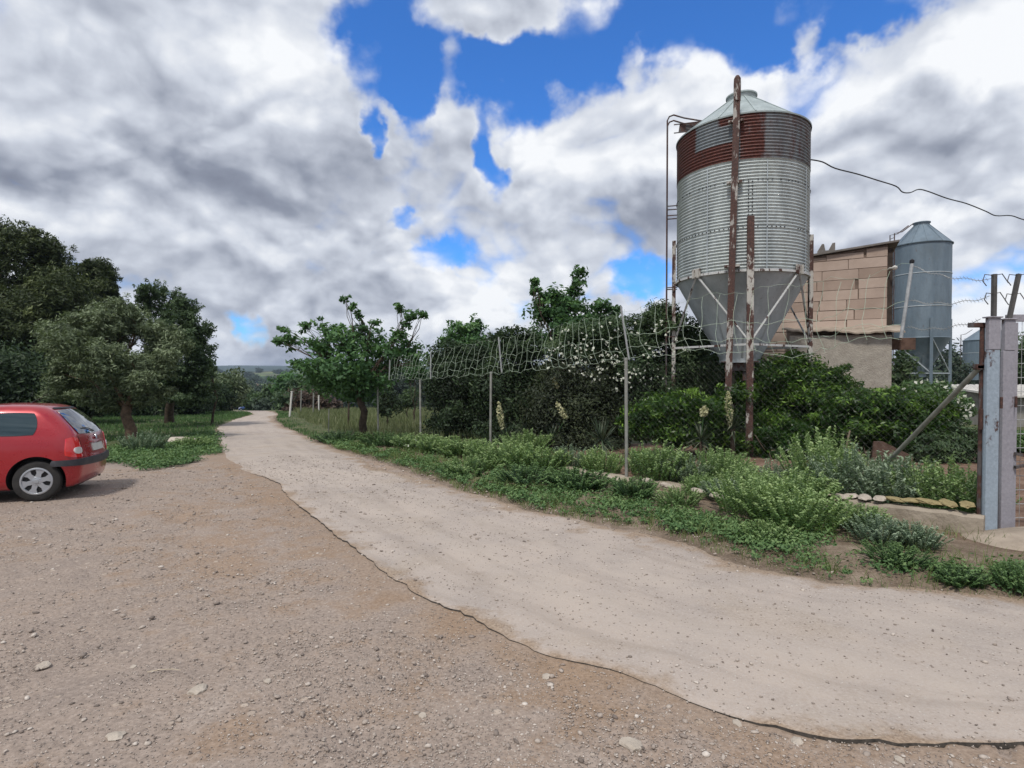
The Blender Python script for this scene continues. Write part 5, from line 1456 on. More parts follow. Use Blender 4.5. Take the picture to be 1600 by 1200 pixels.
# ------------------------------------------------------------------ debris under the shrubs
def at_(px, py, Y): return P(px, py, Y)
root = empty('rotten_board', P(1395, 735, 10.8), 0, 'brown rotten board leaning among dead branches behind the tall herbs', 'board')
mb = MB()
def wp(*a): return P(*a) - Vector(root.location)
for (poly, Yd) in (([(1366, 690), (1380, 690), (1425, 712), (1428, 726), (1398, 724), (1372, 745), (1362, 730)], 10.8),):
    fr_ = [wp(a, b_, Yd + (a - 1362) * 0.008) for a, b_ in poly]; bk = [v + Vector((0.01, 0.05, 0.0)) for v in fr_]; n = len(poly)
    mb.add(fr_ + bk, [tuple(range(n)), tuple(range(2 * n - 1, n - 1, -1))] + [(i, n + i, n + (i + 1) % n, (i + 1) % n) for i in range(n)])
mb.build('panel', M['brownboard'], root)
brs = [([(1317, 745), (1319, 710), (1324, 690), (1328, 673)], 11.0, 0.03), ([(1356, 744), (1363, 722), (1372, 712)], 10.6, 0.018), ([(1403, 712), (1416, 728), (1432, 740), (1446, 744)], 10.7, 0.015), ([(1205, 738), (1213, 726), (1222, 708)], 12.3, 0.025), ([(1180, 680), (1190, 696), (1196, 704)], 12.6, 0.012), ([(1320, 700), (1335, 698), (1346, 708), (1352, 730)], 11.2, 0.018), ([(1205, 704), (1224, 704), (1243, 712)], 12.6, 0.015), ([(1050, 702), (1075, 705), (1095, 706)], 12.4, 0.015)]
labs = ['thick pale stub of dead branch standing upright in the shadow of the shrub', 'forked dead twig standing beside the brown board', 'curved dead branch lying on the bare soil right of the brown board', 'grey forked dead branch propped near the foot of the front silo leg', 'short pale twig beside the lower front silo leg', 'arched dead branch behind the tall herb clump', 'bleached branch lying under the dark shrub right of the silo leg', 'horizontal pale dead branch lying on the reddish soil left of the silo leg']
for i, (pts, Yd, rd) in enumerate(brs):
    pp = [P(a, b_, Yd + 0.05 * k) for k, (a, b_) in enumerate(pts)]
    mb = MB(); mb.tube(pp, list(np.linspace(rd, rd * 0.5, len(pp))), 7)
    if i in (1, 3, 5): mb.tube([pp[1], pp[1] + Vector((-0.12, 0.02, 0.16)), pp[1] + Vector((-0.16, 0.0, 0.28))], [rd * .6, rd * .45, rd * .2], 6)
    tag(mb.build('dead_branch', M['deadwood'], None, True), labs[i], 'branch', 'dead branches under the shrubs')

# ------------------------------------------------------------------ trees, left side
# tall dark pine mass behind the car
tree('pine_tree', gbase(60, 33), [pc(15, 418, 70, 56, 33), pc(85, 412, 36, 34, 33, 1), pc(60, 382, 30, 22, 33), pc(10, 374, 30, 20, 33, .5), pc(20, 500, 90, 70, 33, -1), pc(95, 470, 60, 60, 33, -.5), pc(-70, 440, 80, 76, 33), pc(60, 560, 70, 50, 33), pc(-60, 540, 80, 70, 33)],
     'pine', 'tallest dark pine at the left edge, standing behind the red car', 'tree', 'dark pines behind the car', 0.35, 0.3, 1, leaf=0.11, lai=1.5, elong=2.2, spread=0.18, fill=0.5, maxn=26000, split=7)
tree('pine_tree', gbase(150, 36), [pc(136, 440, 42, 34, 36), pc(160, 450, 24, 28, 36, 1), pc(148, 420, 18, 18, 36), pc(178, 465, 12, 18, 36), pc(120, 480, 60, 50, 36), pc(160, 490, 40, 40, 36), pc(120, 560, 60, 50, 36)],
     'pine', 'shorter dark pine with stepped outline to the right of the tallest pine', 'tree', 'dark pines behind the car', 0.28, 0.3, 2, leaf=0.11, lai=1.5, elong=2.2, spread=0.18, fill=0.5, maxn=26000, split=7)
for i, (a, b_, rx, ry, Y, lab) in enumerate(((-40, 585, 90, 50, 26, 'dark bushy undergrowth shrub partly cut off by the left edge behind the car'), (55, 600, 70, 36, 27, 'dark shrub directly above the roof of the red car'), (140, 600, 52, 36, 28, 'dark shrub between the red car and the leaning olive trunk'), (255, 612, 60, 26, 38, 'dark shrub low behind the two nearest grove trunks'), (330, 608, 30, 24, 44, 'rounded dark shrub behind the second grove tree'))):
    c_, rd = pc(a, b_, rx, ry, Y)
    tree('dark_shrub', gbase(a, Y), [(c_, rd), pc(a - rx * .4, b_ + 14, rx * .6, ry * .7, Y, -.5), pc(a + rx * .45, b_ + 12, rx * .6, ry * .7, Y, -.4), pc(a, b_ + 28, rx * .9, ry * .5, Y, -.3)], 'darkbush', lab, 'shrub', 'dark shrubs under the pines', 0.08, 0.2, 20 + i, leaf=0.13, lai=2.4, twigs=False)
# olive with the thick trunk
b0 = G(208, 690)
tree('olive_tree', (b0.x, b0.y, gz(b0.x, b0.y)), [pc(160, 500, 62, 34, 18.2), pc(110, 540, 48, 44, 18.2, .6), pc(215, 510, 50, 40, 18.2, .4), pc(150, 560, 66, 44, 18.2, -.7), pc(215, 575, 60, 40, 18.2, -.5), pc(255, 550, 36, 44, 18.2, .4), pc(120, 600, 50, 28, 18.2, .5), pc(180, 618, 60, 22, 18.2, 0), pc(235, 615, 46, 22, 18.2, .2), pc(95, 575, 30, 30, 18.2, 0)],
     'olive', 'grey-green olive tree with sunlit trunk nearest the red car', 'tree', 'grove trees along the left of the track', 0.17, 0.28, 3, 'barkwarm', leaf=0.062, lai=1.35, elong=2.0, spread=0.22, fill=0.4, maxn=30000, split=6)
b0 = G(265, 661)
tree('oak_tree', (b0.x, b0.y, gz(b0.x, b0.y)), [pc(235, 460, 24, 22, 25), pc(262, 475, 30, 30, 25, .5), pc(225, 480, 20, 24, 25), pc(285, 490, 26, 26, 25), pc(300, 515, 26, 30, 25), pc(255, 520, 44, 40, 25, -.6), pc(310, 545, 24, 30, 25, .3), pc(285, 570, 48, 36, 25), pc(245, 590, 50, 32, 25, -.4), pc(322, 575, 18, 22, 25), pc(310, 600, 32, 24, 25, .5), pc(270, 618, 50, 18, 25)],
     'oak', 'tall ragged evergreen oak with loose top behind the olive tree', 'tree', 'grove trees along the left of the track', 0.2, 0.3, 4, leaf=0.08, lai=1.15, elong=1.7, spread=0.2, fill=0.35, split=6)
tree('oak_tree', gbase(330, 27), [pc(331, 545, 8, 8, 27), pc(325, 555, 14, 14, 27), pc(320, 520, 8, 9, 27)], 'oak', 'thin straggly sapling top poking out beside the ragged oak', 'tree', 'grove trees along the left of the track', 0.05, 0.8, 44, leaf=0.10, lai=0.9, spread=0.3, fill=0.2)
for i, (a, yb, cl, lab) in enumerate((
    (304, 648, [(300, 605, 26, 22), (318, 600, 20, 18), (285, 612, 20, 16)], 'grove tree third along the track, mostly hidden by the ragged oak'),
    (347, 643, [(352, 597, 26, 18), (335, 608, 22, 18), (368, 606, 18, 16), (350, 620, 30, 14)], 'rounded grey-green olive with forked dark trunk near the bend'),
    (378, 641, [(378, 614, 16, 16), (388, 622, 12, 12), (368, 620, 14, 12)], 'smallest olive of the row right beside the track bend'))):
    b0 = G(a, yb); Yb = b0.y
    tree('olive_tree', (b0.x, Yb, gz(b0.x, Yb)), [pc(x, y, rx, ry, Yb) for x, y, rx, ry in cl], 'olive', lab, 'tree', 'grove trees along the left of the track', 0.2, 0.4, 30 + i, leaf=0.2, lai=2.2)
# ------------------------------------------------------------------ beyond the bend
for i, (a, b_, rx, ry, Y, mt, lab) in enumerate((
    (448, 596, 20, 14, 75, 'fig', 'bright green tree with sparse top right of the far houses'), (436, 612, 22, 14, 80, 'far_green', 'bright green bushy tree beyond the white leaning post'),
    (398, 628, 16, 10, 95, 'far_green', 'round green tree above the far blue car'), (385, 618, 16, 10, 110, 'far_green', 'pale green tree left of the far houses'),
    (420, 632, 22, 10, 70, 'far_dark', 'dark low tree filling the end of the track'), (455, 625, 24, 14, 66, 'far_green', 'mid green tree touching the broadleaf tree from the left'),
    (412, 622, 12, 8, 100, 'far_green', 'small green tree directly under the right far house'), (474, 606, 22, 16, 72, 'far_green', 'green tree partly behind the left branches of the broadleaf tree'), (362, 612, 14, 10, 105, 'far_green', 'green tree showing over the olive with the forked trunk'))):
    tree('distant_tree', gbase(a, Y), [pc(a, b_, rx, ry, Y), pc(a - rx * .5, b_ + ry * .5, rx * .6, ry * .7, Y), pc(a + rx * .5, b_ + ry * .4, rx * .6, ry * .8, Y), pc(a, b_ + ry * 1.0, rx * .8, ry * .6, Y)], mt, lab, 'tree', 'trees in the dip beyond the track', 0.2, 0.25, 50 + i, leaf=0.42, lai=2.0, twigs=False)
# far woodland band
r = np.random.default_rng(77); cl = []
for k in range(120):
    a = r.uniform(300, 560); Y = r.uniform(170, 300)
    top = np.interp(a, [300, 345, 375, 400, 430, 470, 560], [584, 590, 594, 604, 610, 604, 600])
    p = P(a, 600, Y); zg = gz(p.x, Y); zt = P(a, top + r.uniform(0, 9) + (300 - Y) * 0.00, Y).z
    h = max(3.0, zt - zg); cl.append(((p.x, Y, zg + h * 0.55), (h * 0.42, h * 0.42, h * 0.5)))
for k in range(140):
    a = r.choice([r.uniform(-100, 300), r.uniform(560, 1000), r.uniform(1350, 1750)]); Y = r.uniform(110, 260)
    p = P(a, 600, Y); zg = gz(p.x, Y); h = r.uniform(7, 12) * (1 if a < 1300 else 1.15); cl.append(((p.x, Y, zg + h * 0.5), (h * 0.45, h * 0.45, h * 0.52)))
for k in range(420):
    Y = r.uniform(330, 1150); X = r.uniform(-0.62, 0.25) * Y
    if fbm2(np.array([X]), np.array([Y]), 0.006, 5)[0] > -0.02 and r.random() < 0.8: continue
    h = r.uniform(7, 13); cl.append(((X, Y, gz(X, Y) + h * 0.4), (h * 0.7, h * 0.7, h * 0.5)))
fo_, _ = foliage('woodland', cl, M['far_dark'], None, 78, leaf=0.95, lai=1.5, elong=1.3, spread=0.3)
tag(fo_, kind='stuff')
for i, (px0, px1, yt, Y, lab) in enumerate(((391, 407, 600, 420, 'tiny cream farmhouse in the wooded valley, the left of the two'), (420, 427, 604, 400, 'tiny cream gabled house at the right, among bright trees in the valley'), (405, 411, 613, 340, 'very small pale hut below the two valley houses'))):
    a = P(px0, yt, Y); c_ = P(px1, yt, Y); w = c_.x - a.x; zg = P(px0, 622, Y).z - 3; root = empty('house', ((a.x + c_.x) / 2, Y, zg), 0.3, lab, 'house', 'far houses in the valley')
    H = a.z - zg; mb = MB(); mb.box((0, 0, H / 2 - 0.6), (w, 6, H - 1.2)); mb.build('wall', M['housewall'], root)
    mb = MB(); mb.prism([(-w / 2 - .4, H - 1.25), (w / 2 + .4, H - 1.25), (0, H + 0.6)], -3.3, 3.3, Matrix(((1, 0, 0, 0), (0, 0, 1, 0), (0, 1, 0, 0), (0, 0, 0, 1)))); mb.build('roof', M['housetile'], root)
    mb = MB(); mb.box((w * .15, -3.02, H - 2.6), (w * .14, .08, 1.2)); mb.build('window', M['black'], root)

# brown bushes behind the far posts, yellow-green tall grass handled below
for i, (a, b_, rx, ry, Y, lab) in enumerate(((480, 628, 26, 18, 46, 'brownish dry shrub behind the grey far posts'), (512, 632, 18, 16, 42, 'brown-green dry shrub right of the short white post'), (450, 640, 10, 8, 44, 'low dry tuft around the foot of the white leaning post'))):
    tree('dry_shrub', gbase(a, Y), [pc(a, b_, rx, ry, Y), pc(a - rx * .5, b_ + 6, rx * .5, ry * .6, Y), pc(a + rx * .5, b_ + 6, rx * .5, ry * .6, Y)], 'brownbush', lab, 'shrub', 'dry shrubs by the far posts', 0.05, 0.2, 70 + i, leaf=0.22, lai=1.9, twigs=False)

# ------------------------------------------------------------------ broadleaf tree right of the track
b0 = G(566, 686)
FY = b0.y
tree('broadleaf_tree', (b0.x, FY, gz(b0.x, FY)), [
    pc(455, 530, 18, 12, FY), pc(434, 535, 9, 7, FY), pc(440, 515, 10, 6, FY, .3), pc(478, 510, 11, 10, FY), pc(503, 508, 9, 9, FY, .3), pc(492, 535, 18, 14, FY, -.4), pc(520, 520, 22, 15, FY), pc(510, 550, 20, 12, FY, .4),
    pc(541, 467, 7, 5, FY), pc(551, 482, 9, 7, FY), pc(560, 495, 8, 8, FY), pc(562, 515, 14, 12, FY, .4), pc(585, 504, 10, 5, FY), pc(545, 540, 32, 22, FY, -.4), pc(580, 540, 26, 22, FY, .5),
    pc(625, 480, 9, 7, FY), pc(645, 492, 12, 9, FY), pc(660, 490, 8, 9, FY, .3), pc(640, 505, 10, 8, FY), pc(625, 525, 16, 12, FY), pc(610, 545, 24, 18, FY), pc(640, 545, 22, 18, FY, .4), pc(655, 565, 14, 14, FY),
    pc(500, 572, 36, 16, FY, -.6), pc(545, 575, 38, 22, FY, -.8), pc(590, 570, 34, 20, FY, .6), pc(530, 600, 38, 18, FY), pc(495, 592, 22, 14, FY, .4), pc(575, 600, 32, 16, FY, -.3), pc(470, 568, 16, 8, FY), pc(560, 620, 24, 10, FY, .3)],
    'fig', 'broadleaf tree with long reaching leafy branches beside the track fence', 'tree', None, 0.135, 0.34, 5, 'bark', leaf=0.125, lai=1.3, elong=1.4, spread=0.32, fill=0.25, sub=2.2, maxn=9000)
for i, (a, b_, rx, ry, Y, mt, lab) in enumerate(((605, 625, 20, 20, 24, 'darkbush', 'small dark leafy bush just right of the broadleaf trunk'), (635, 622, 16, 14, 30, 'far_green', 'small green bush in front of the pale yellow field'), (648, 575, 18, 16, 26, 'fig', 'light green bush behind the leftmost net panel'))):
    tree('bush', gbase(a, Y), [pc(a, b_, rx, ry, Y), pc(a + rx * .5, b_ + 8, rx * .5, ry * .6, Y), pc(a - rx * .4, b_ + 12, rx * .5, ry * .6, Y)], mt, lab, 'shrub', None, 0.05, 0.3, 80 + i, leaf=0.11, lai=1.5)

# ------------------------------------------------------------------ dark row behind the fence
def shrub(name, px, Y, cl, mt, lab, seed, grp, leaf=0.08, lai=2.4, **kw):
    return tree(name, gbase(px, Y), [pc(*(c[:4]), Y, *(c[4:])) for c in cl], mt, lab, kw.pop('cat', 'shrub'), grp, kw.pop('trunk_r', 0.06), kw.pop('fork', 0.2), seed, leaf=leaf, lai=lai, **kw)
GR = 'row of shrubs and small trees behind the wire fence'
shrub('evergreen_shrub', 715, 18.5, [(720, 590, 44, 40), (700, 570, 28, 34), (745, 570, 32, 34), (705, 640, 40, 40), (745, 640, 36, 42), (690, 600, 22, 30), (735, 680, 44, 18), (695, 672, 28, 20)], 'darkbush', 'big rounded dark shrub at the left end of the fence row', 90, GR, leaf=0.075)
shrub('small_tree', 735, 22, [(728, 525, 30, 18), (712, 510, 12, 10), (745, 505, 10, 16), (735, 545, 44, 22), (700, 535, 14, 12), (760, 540, 22, 16)], 'fig', 'small green tree with two pointed tops above the dark rounded shrub', 91, GR, leaf=0.11, lai=1.8, cat='tree', trunk_r=0.1, spread=0.22)
shrub('evergreen_shrub', 800, 17, [(800, 570, 40, 38), (790, 530, 26, 16), (820, 545, 34, 26), (790, 620, 46, 46), (835, 610, 40, 46), (800, 670, 54, 28), (770, 590, 24, 30)], 'darkbush', 'dark shrub filling the gap behind the second fence post', 92, GR, leaf=0.075)
shrub('tall_leafy_tree', 870, 19, [(905, 425, 12, 12), (902, 442, 14, 12), (897, 457, 14, 9), (838, 445, 12, 9), (832, 455, 8, 8), (850, 465, 18, 14), (868, 462, 22, 14), (890, 478, 30, 18), (860, 490, 34, 18), (845, 480, 14, 12), (940, 478, 20, 11), (955, 485, 14, 9), (935, 500, 24, 14), (965, 490, 9, 9), (900, 510, 44, 24), (930, 530, 40, 26), (860, 530, 30, 24)], 'fig', 'tallest leafy tree of the fence row with a spire of leaves against the clouds', 93, GR, leaf=0.12, lai=1.55, cat='tree', trunk_r=0.14, fork=0.4, spread=0.24, fill=0.2, elong=1.35)
shrub('bramble_thicket', 890, 15.5, [(880, 600, 46, 44), (930, 600, 44, 46), (900, 650, 60, 40), (860, 640, 40, 44), (950, 650, 40, 40), (900, 690, 70, 24)], 'bramble', 'brown tangled bramble thicket behind the flower spikes', 94, GR, leaf=0.065, lai=2.2, sub=3)
shrub('rose_bush', 960, 15.6, [(900, 540, 44, 30), (950, 530, 40, 34), (1000, 520, 40, 34), (1040, 510, 36, 34), (1035, 490, 22, 16), (985, 560, 50, 36), (1040, 560, 40, 40), (1075, 530, 30, 30), (1010, 600, 46, 34), (1080, 580, 34, 40)], 'oak', 'sprawling climbing rose dotted with white flowers left of the big silo', 95, GR, leaf=0.06, lai=2.0, spread=0.24)
# blossoms as part of the rose bush
rose = bpy.data.objects[[o.name for o in bpy.data.objects if o.name.startswith('rose_bush')][0]]
r = np.random.default_rng(5); C = []
def blossoms(spec, Y, n, size, r):
    out = []
    for _ in range(n):
        a, b_, rx, ry = spec[r.integers(len(spec))]
        q = r.normal(size=3); q /= np.linalg.norm(q); q[1] = -abs(q[1])
        c_, rd = pc(a, b_, rx, ry, Y); out.append(np.array(c_) + q * np.array(rd) * r.uniform(0.9, 1.12))
    return np.array(out)
pts = blossoms([(900, 545, 48, 30), (950, 535, 42, 34), (1000, 530, 42, 34), (920, 575, 40, 20), (985, 560, 50, 36), (1040, 550, 36, 40), (1000, 600, 44, 30), (880, 560, 30, 26), (930, 560, 40, 30), (960, 590, 50, 20)], 15.1, 190, 0.05, r) - np.array(rose.location)
cc = np.repeat(pts, 7, 0) + r.normal(0, 0.014, (len(pts) * 7, 3)); nn = r.normal(size=cc.shape) + np.array([0, -1.2, 0.5]); nn /= np.linalg.norm(nn, axis=1)[:, None]
V = leaf_geom(cc, nn, 0.056 * np.repeat(r.uniform(0.5, 1.25, len(pts)), 7)[:, None], r, 1.0); o = np_mesh('blossoms', V, np.arange(len(V)).reshape(-1, 4), M['petal'], rose, face_attr={'tint': r.random(len(cc))}); tag(o, kind='stuff')
shrub('evergreen_shrub', 1100, 18.8, [(1090, 560, 40, 40), (1130, 580, 50, 36), (1100, 620, 60, 50), (1180, 600, 50, 34), (1230, 590, 40, 30), (1160, 640, 60, 40)], 'darkbush', 'dark shrub in the shade right behind the silo legs', 96, GR, leaf=0.09)
# pittosporum shrubs around the silo
GP = 'glossy green shrubs around the foot of the big silo'
shrub('glossy_shrub', 1060, 13.2, [(1045, 640, 50, 26), (1090, 640, 46, 28), (1020, 650, 40, 24), (1060, 672, 60, 22), (1110, 665, 40, 24), (1000, 668, 28, 18), (1135, 690, 36, 20), (1150, 615, 28, 16)], 'pitto', 'bright green glossy shrub between the tall grey post and the front silo leg', 97, GP, leaf=0.062, elong=1.9, spread=0.22)
shrub('glossy_shrub', 1250, 14.4, [(1215, 590, 46, 28), (1255, 585, 44, 30), (1290, 600, 40, 28), (1240, 620, 60, 34), (1205, 640, 40, 40), (1290, 640, 50, 34), (1250, 670, 60, 34), (1320, 625, 36, 26)], 'pitto', 'largest dark glossy shrub swallowing the right silo leg', 98, GP, leaf=0.062, elong=1.9, spread=0.22, lai=2.6)
shrub('glossy_shrub', 1240, 13.0, [(1215, 680, 36, 28), (1260, 690, 50, 24), (1300, 690, 40, 24), (1240, 705, 50, 18)], 'pitto', 'low glossy shrub hugging the ground right of the front silo leg', 99, GP, leaf=0.06, elong=1.9, spread=0.22)
shrub('glossy_shrub', 1360, 12.8, [(1330, 640, 44, 26), (1370, 632, 46, 22), (1415, 628, 40, 18), (1350, 665, 56, 24), (1410, 655, 46, 26), (1455, 645, 32, 24), (1380, 690, 46, 16), (1440, 675, 36, 22), (1300, 665, 34, 26), (1465, 665, 24, 18)], 'pitto', 'light-tipped glossy shrub in front of the rendered lean-to wall', 100, GP, leaf=0.058, elong=1.9, spread=0.22)
shrub('soft_shrub', 1480, 12.2, [(1465, 700, 40, 22), (1500, 700, 30, 24), (1445, 705, 30, 18), (1510, 680, 20, 14)], 'far_green', 'soft green low shrub between the brace pole and the gate posts', 101, None, leaf=0.055, lai=2.4)
for i, (a, b_, rx, ry, Y, mt, lab) in enumerate(((1405, 590, 24, 36, 22, 'oak', 'narrow green tree visible between the lean-to and the second silo'), (1500, 590, 16, 26, 38, 'far_dark', 'dark tree right behind the second silo leg'), (1590, 560, 34, 32, 40, 'oak', 'dark green tree above the white shed roof'), (1650, 550, 50, 40, 42, 'oak', 'dark green tree past the right picture edge behind the gate'), (1470, 610, 20, 24, 34, 'far_dark', 'dark tree under the cone of the second silo'), (1570, 600, 30, 24, 46, 'far_green', 'green tree just behind the two gate posts'))):
    tree('yard_tree', gbase(a, Y), [pc(a, b_, rx, ry, Y), pc(a - rx * .4, b_ + ry * .5, rx * .6, ry * .7, Y), pc(a + rx * .4, b_ + ry * .5, rx * .6, ry * .7, Y)], mt, lab, 'tree', 'trees in the farm yard', 0.1, 0.3, 110 + i, leaf=0.15, lai=2.0, twigs=False)
shrub('flowering_bush', 1455, 20, [(1440, 610, 34, 14), (1475, 622, 24, 16), (1490, 650, 18, 20), (1505, 640, 14, 18)], 'cover', 'pale flowering bush in the yard in front of the small shed', 116, None, leaf=0.09, lai=1.8)
fb = [o for o in bpy.data.objects if o.name.startswith('flowering_bush')][0]
pts = blossoms([(1440, 606, 34, 14), (1475, 618, 26, 16), (1490, 645, 18, 20), (1503, 640, 14, 20)], 19.8, 160, 0.08, r) - np.array(fb.location)
nn = r.normal(size=pts.shape); nn /= np.linalg.norm(nn, axis=1)[:, None]; V = leaf_geom(pts, nn, 0.13, r, 1.0)
tag(np_mesh('blossoms', V, np.arange(len(V)).reshape(-1, 4), M['petal'], fb, face_attr={'tint': r.random(len(pts))}), kind='stuff')
for i, (a, b_, Y, lab) in enumerate(((1590, 690, 14, 'low weedy bush behind the upper gate mesh'), (1590, 800, 8.2, 'low weedy bush behind the lower gate mesh'), (1640, 700, 13, 'weedy bush just outside the right edge behind the gate'))):
    shrub('weedy_bush', a, Y, [(a, b_, 26, 14), (a + 18, b_ + 6, 20, 12)], 'cover', lab, 120 + i, 'weedy bushes behind the gate', leaf=0.05, lai=2.0)

# ------------------------------------------------------------------ yuccas
def yucca(px, py, Y, spike_px, lab, seed, dead=False, h=None, lean=0.0, nblade=70, L=0.55):
    p = P(px, py, Y); zg = gz(p.x, Y); root = empty('yucca', (p.x, Y, zg), 0, lab, 'plant', 'yuccas behind the fence')
    r = np.random.default_rng(seed); C = []; V = []; F = []; T = []
    zc = max(0.15, p.z - zg)
    for k in range(nblade):
        a = r.uniform(0, 2 * pi); e = r.uniform(-0.5, 1.35); l = L * r.uniform(0.7, 1.15); w = 0.022
        d = np.array([cos(a) * cos(e), sin(a) * cos(e), sin(e)]); s_ = np.cross(d, [0, 0, 1.0]); s_ /= np.linalg.norm(s_) + 1e-9
        o0 = np.array([0, 0, zc + r.uniform(-.1, .1)]); mid = o0 + d * l * .5 + np.array([0, 0, -0.01]); tip = o0 + d * l + np.array([0, 0, -0.10 * l * (1.2 - sin(e))])
        b = len(V); V += [o0 - s_ * w * .5, o0 + s_ * w * .5, mid + s_ * w * .6, mid - s_ * w * .6, tip, tip + s_ * 0.001]; F += [(b, b + 1, b + 2, b + 3), (b + 3, b + 2, b + 5, b + 4)]; q = r.random() ** (1.0 if e < 0 else 2.0); T += [q, q]
    np_mesh('blades', np.array(V), np.array(F), M['yucca'], root, face_attr={'tint': T})
    mb = MB(); mb.tube([(0, 0, -.05), (0, 0, zc)], [0.06, 0.05], 8); mb.build('stem', M['bark'], root, True)
    if spike_px:
        t0_ = P(spike_px[0], spike_px[1], Y) - Vector(root.location); t1_ = P(spike_px[2], spike_px[3], Y) - Vector(root.location)
        mb = MB(); mb.tube([(0, 0, zc), t1_, t0_], [0.016, 0.012, 0.006], 6); mb.build('flower_stalk', M['herb'], root, True)
        n = 150; s = r.random(n); ax = np.array(t1_)[None] + (np.array(t0_) - np.array(t1_))[None] * s[:, None]
        rad = 0.085 * np.sin(pi * np.clip(0.12 + 0.88 * s, 0, 1)) ** 0.6
        a = r.uniform(0, 2 * pi, n); c_ = ax + np.c_[np.cos(a) * rad, np.sin(a) * rad, r.normal(0, .01, n)] * r.uniform(0.4, 1, n)[:, None]
        cc = np.repeat(c_, 3, 0) + r.normal(0, .008, (n * 3, 3)); nn = r.normal(size=cc.shape); nn /= np.linalg.norm(nn, axis=1)[:, None]
        V = leaf_geom(cc, nn, 0.05, r, 1.1); np_mesh('flower_spike', V, np.arange(len(V)).reshape(-1, 4), M['bramble' if dead else 'cream'], root, face_attr={'tint': r.random(len(cc)) * (0.7 if not dead else 1)})
yucca(792, 690, 14.6, (779, 628, 785, 670), 'yucca with a narrow yellowish spike right of the second fence post', 1)
yucca(820, 680, 15.2, (814, 626, 818, 664), 'yucca with a withered brownish spike between the two pale spikes', 2, dead=True)
yucca(862, 690, 14.4, (870, 628, 884, 654), 'yucca with the brightest, leaning cream flower spike', 3)
yucca(872, 660, 15.0, (866, 590, 870, 606), 'yucca whose short cream spike reaches the lower edge of the net', 33)
yucca(940, 690, 13.0, None, 'large flowerless yucca with drooping pale blades left of the tall grey post', 4, nblade=110, L=0.62)
yucca(1145, 670, 12.6, (1138, 612, 1141, 664), 'yucca with a slim yellow-flecked spike just left of the front silo leg', 5)
yucca(1095, 690, 12.4, (1101, 635, 1099, 650), 'yucca with a faint pale spike inside the bright glossy shrub', 6)

# ------------------------------------------------------------------ herbs, ground cover, grass
def herb_mesh(seed, h=0.5, rad=0.35, nst=60, leaf=0.035, grey=False, flower=True):
    r = np.random.default_rng(seed); C = []; Nn = []; T = []
    SV = []; SF = []
    for k in range(nst):
        q = sqrt(r.random()) * rad; a = r.uniform(0, 2 * pi); bx, by = q * cos(a), q * sin(a)
        hh = h * r.uniform(0.65, 1.1) * (1 - 0.35 * (q / rad) ** 2); lx, ly = cos(a) * q * 0.45 + r.normal(0, .03), sin(a) * q * 0.45 + r.normal(0, .03)
        n = int(22 + hh * 46); s = np.linspace(0.1, 1, n)
        pos = np.c_[bx + lx * s ** 1.5, by + ly * s ** 1.5, hh * s]
        an = np.arange(n) * 2.4 + r.uniform(0, 6); wd_ = leaf * (1.15 - 0.75 * s)
        pos = pos + np.c_[np.cos(an) * wd_ * .8, np.sin(an) * wd_ * .8, 0 * s]
        nr = np.c_[np.cos(an) * -0.5, np.sin(an) * -0.5, 0.9 + 0 * s] + r.normal(0, .25, (n, 3)); nr /= np.linalg.norm(nr, axis=1)[:, None]
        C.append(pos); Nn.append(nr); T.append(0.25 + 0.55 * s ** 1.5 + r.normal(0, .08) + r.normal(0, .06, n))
        b = len(SV); w = 0.003
        for t_ in (0, .5, 1): SV += [(bx + lx * t_ ** 1.5 - w, by + ly * t_ ** 1.5, hh * t_), (bx + lx * t_ ** 1.5 + w, by + ly * t_ ** 1.5, hh * t_)]
        SF += [(b, b + 1, b + 3, b + 2), (b + 2, b + 3, b + 5, b + 4)]
    C = np.concatenate(C); Nn = np.concatenate(Nn); T = np.concatenate(T)
    V = leaf_geom(C, Nn, leaf * 1.5, r, 1.5); F = np.arange(len(V)).reshape(-1, 4)
    V = np.r_[V, np.array(SV)]; F = np.r_[F, np.array(SF) + len(C) * 4]; T = np.r_[T, np.full(len(SF), 0.3)]
    return V, F, np.clip(T, 0, 1)
protos = {}
def herb(px, py, w_px, h_px, mat, lab, kind=0, grp='tall herbs along the verge'):
    """px,py: foot centre on the ground, width and height in photograph pixels"""
    p = G(px, py); k = p.y / FPX; key = (kind, mat)
    if key not in protos:
        V, F, T = herb_mesh(200 + kind, 0.5, 0.35, 120, 0.026 if kind % 2 else 0.021)
        V = V.astype(np.float32); protos[key] = (V, F, T)
    V, F, T = protos[key]
    if isinstance(V, bpy.types.Mesh): o = bpy.data.objects.new('herb_clump', V); COL.objects.link(o)
    else:
        o = np_mesh('herb_clump', V, F, M[mat], None, face_attr={'tint': T}); protos[key] = (o.data, None, None)
    o.location = (p.x, p.y, gz(p.x, p.y) + (0.1 if p.x > xR(p.y) + 1.2 else 0.03)); rnd_ = random.Random(px * 31 + py)
    sw = w_px * k / 0.62; sh = h_px * k / 0.44
    o.scale = (sw, sw * 0.85, sh); o.rotation_euler = (0, 0, rnd_.uniform(0, 6))
    tag(o, lab, 'plant', grp); return o
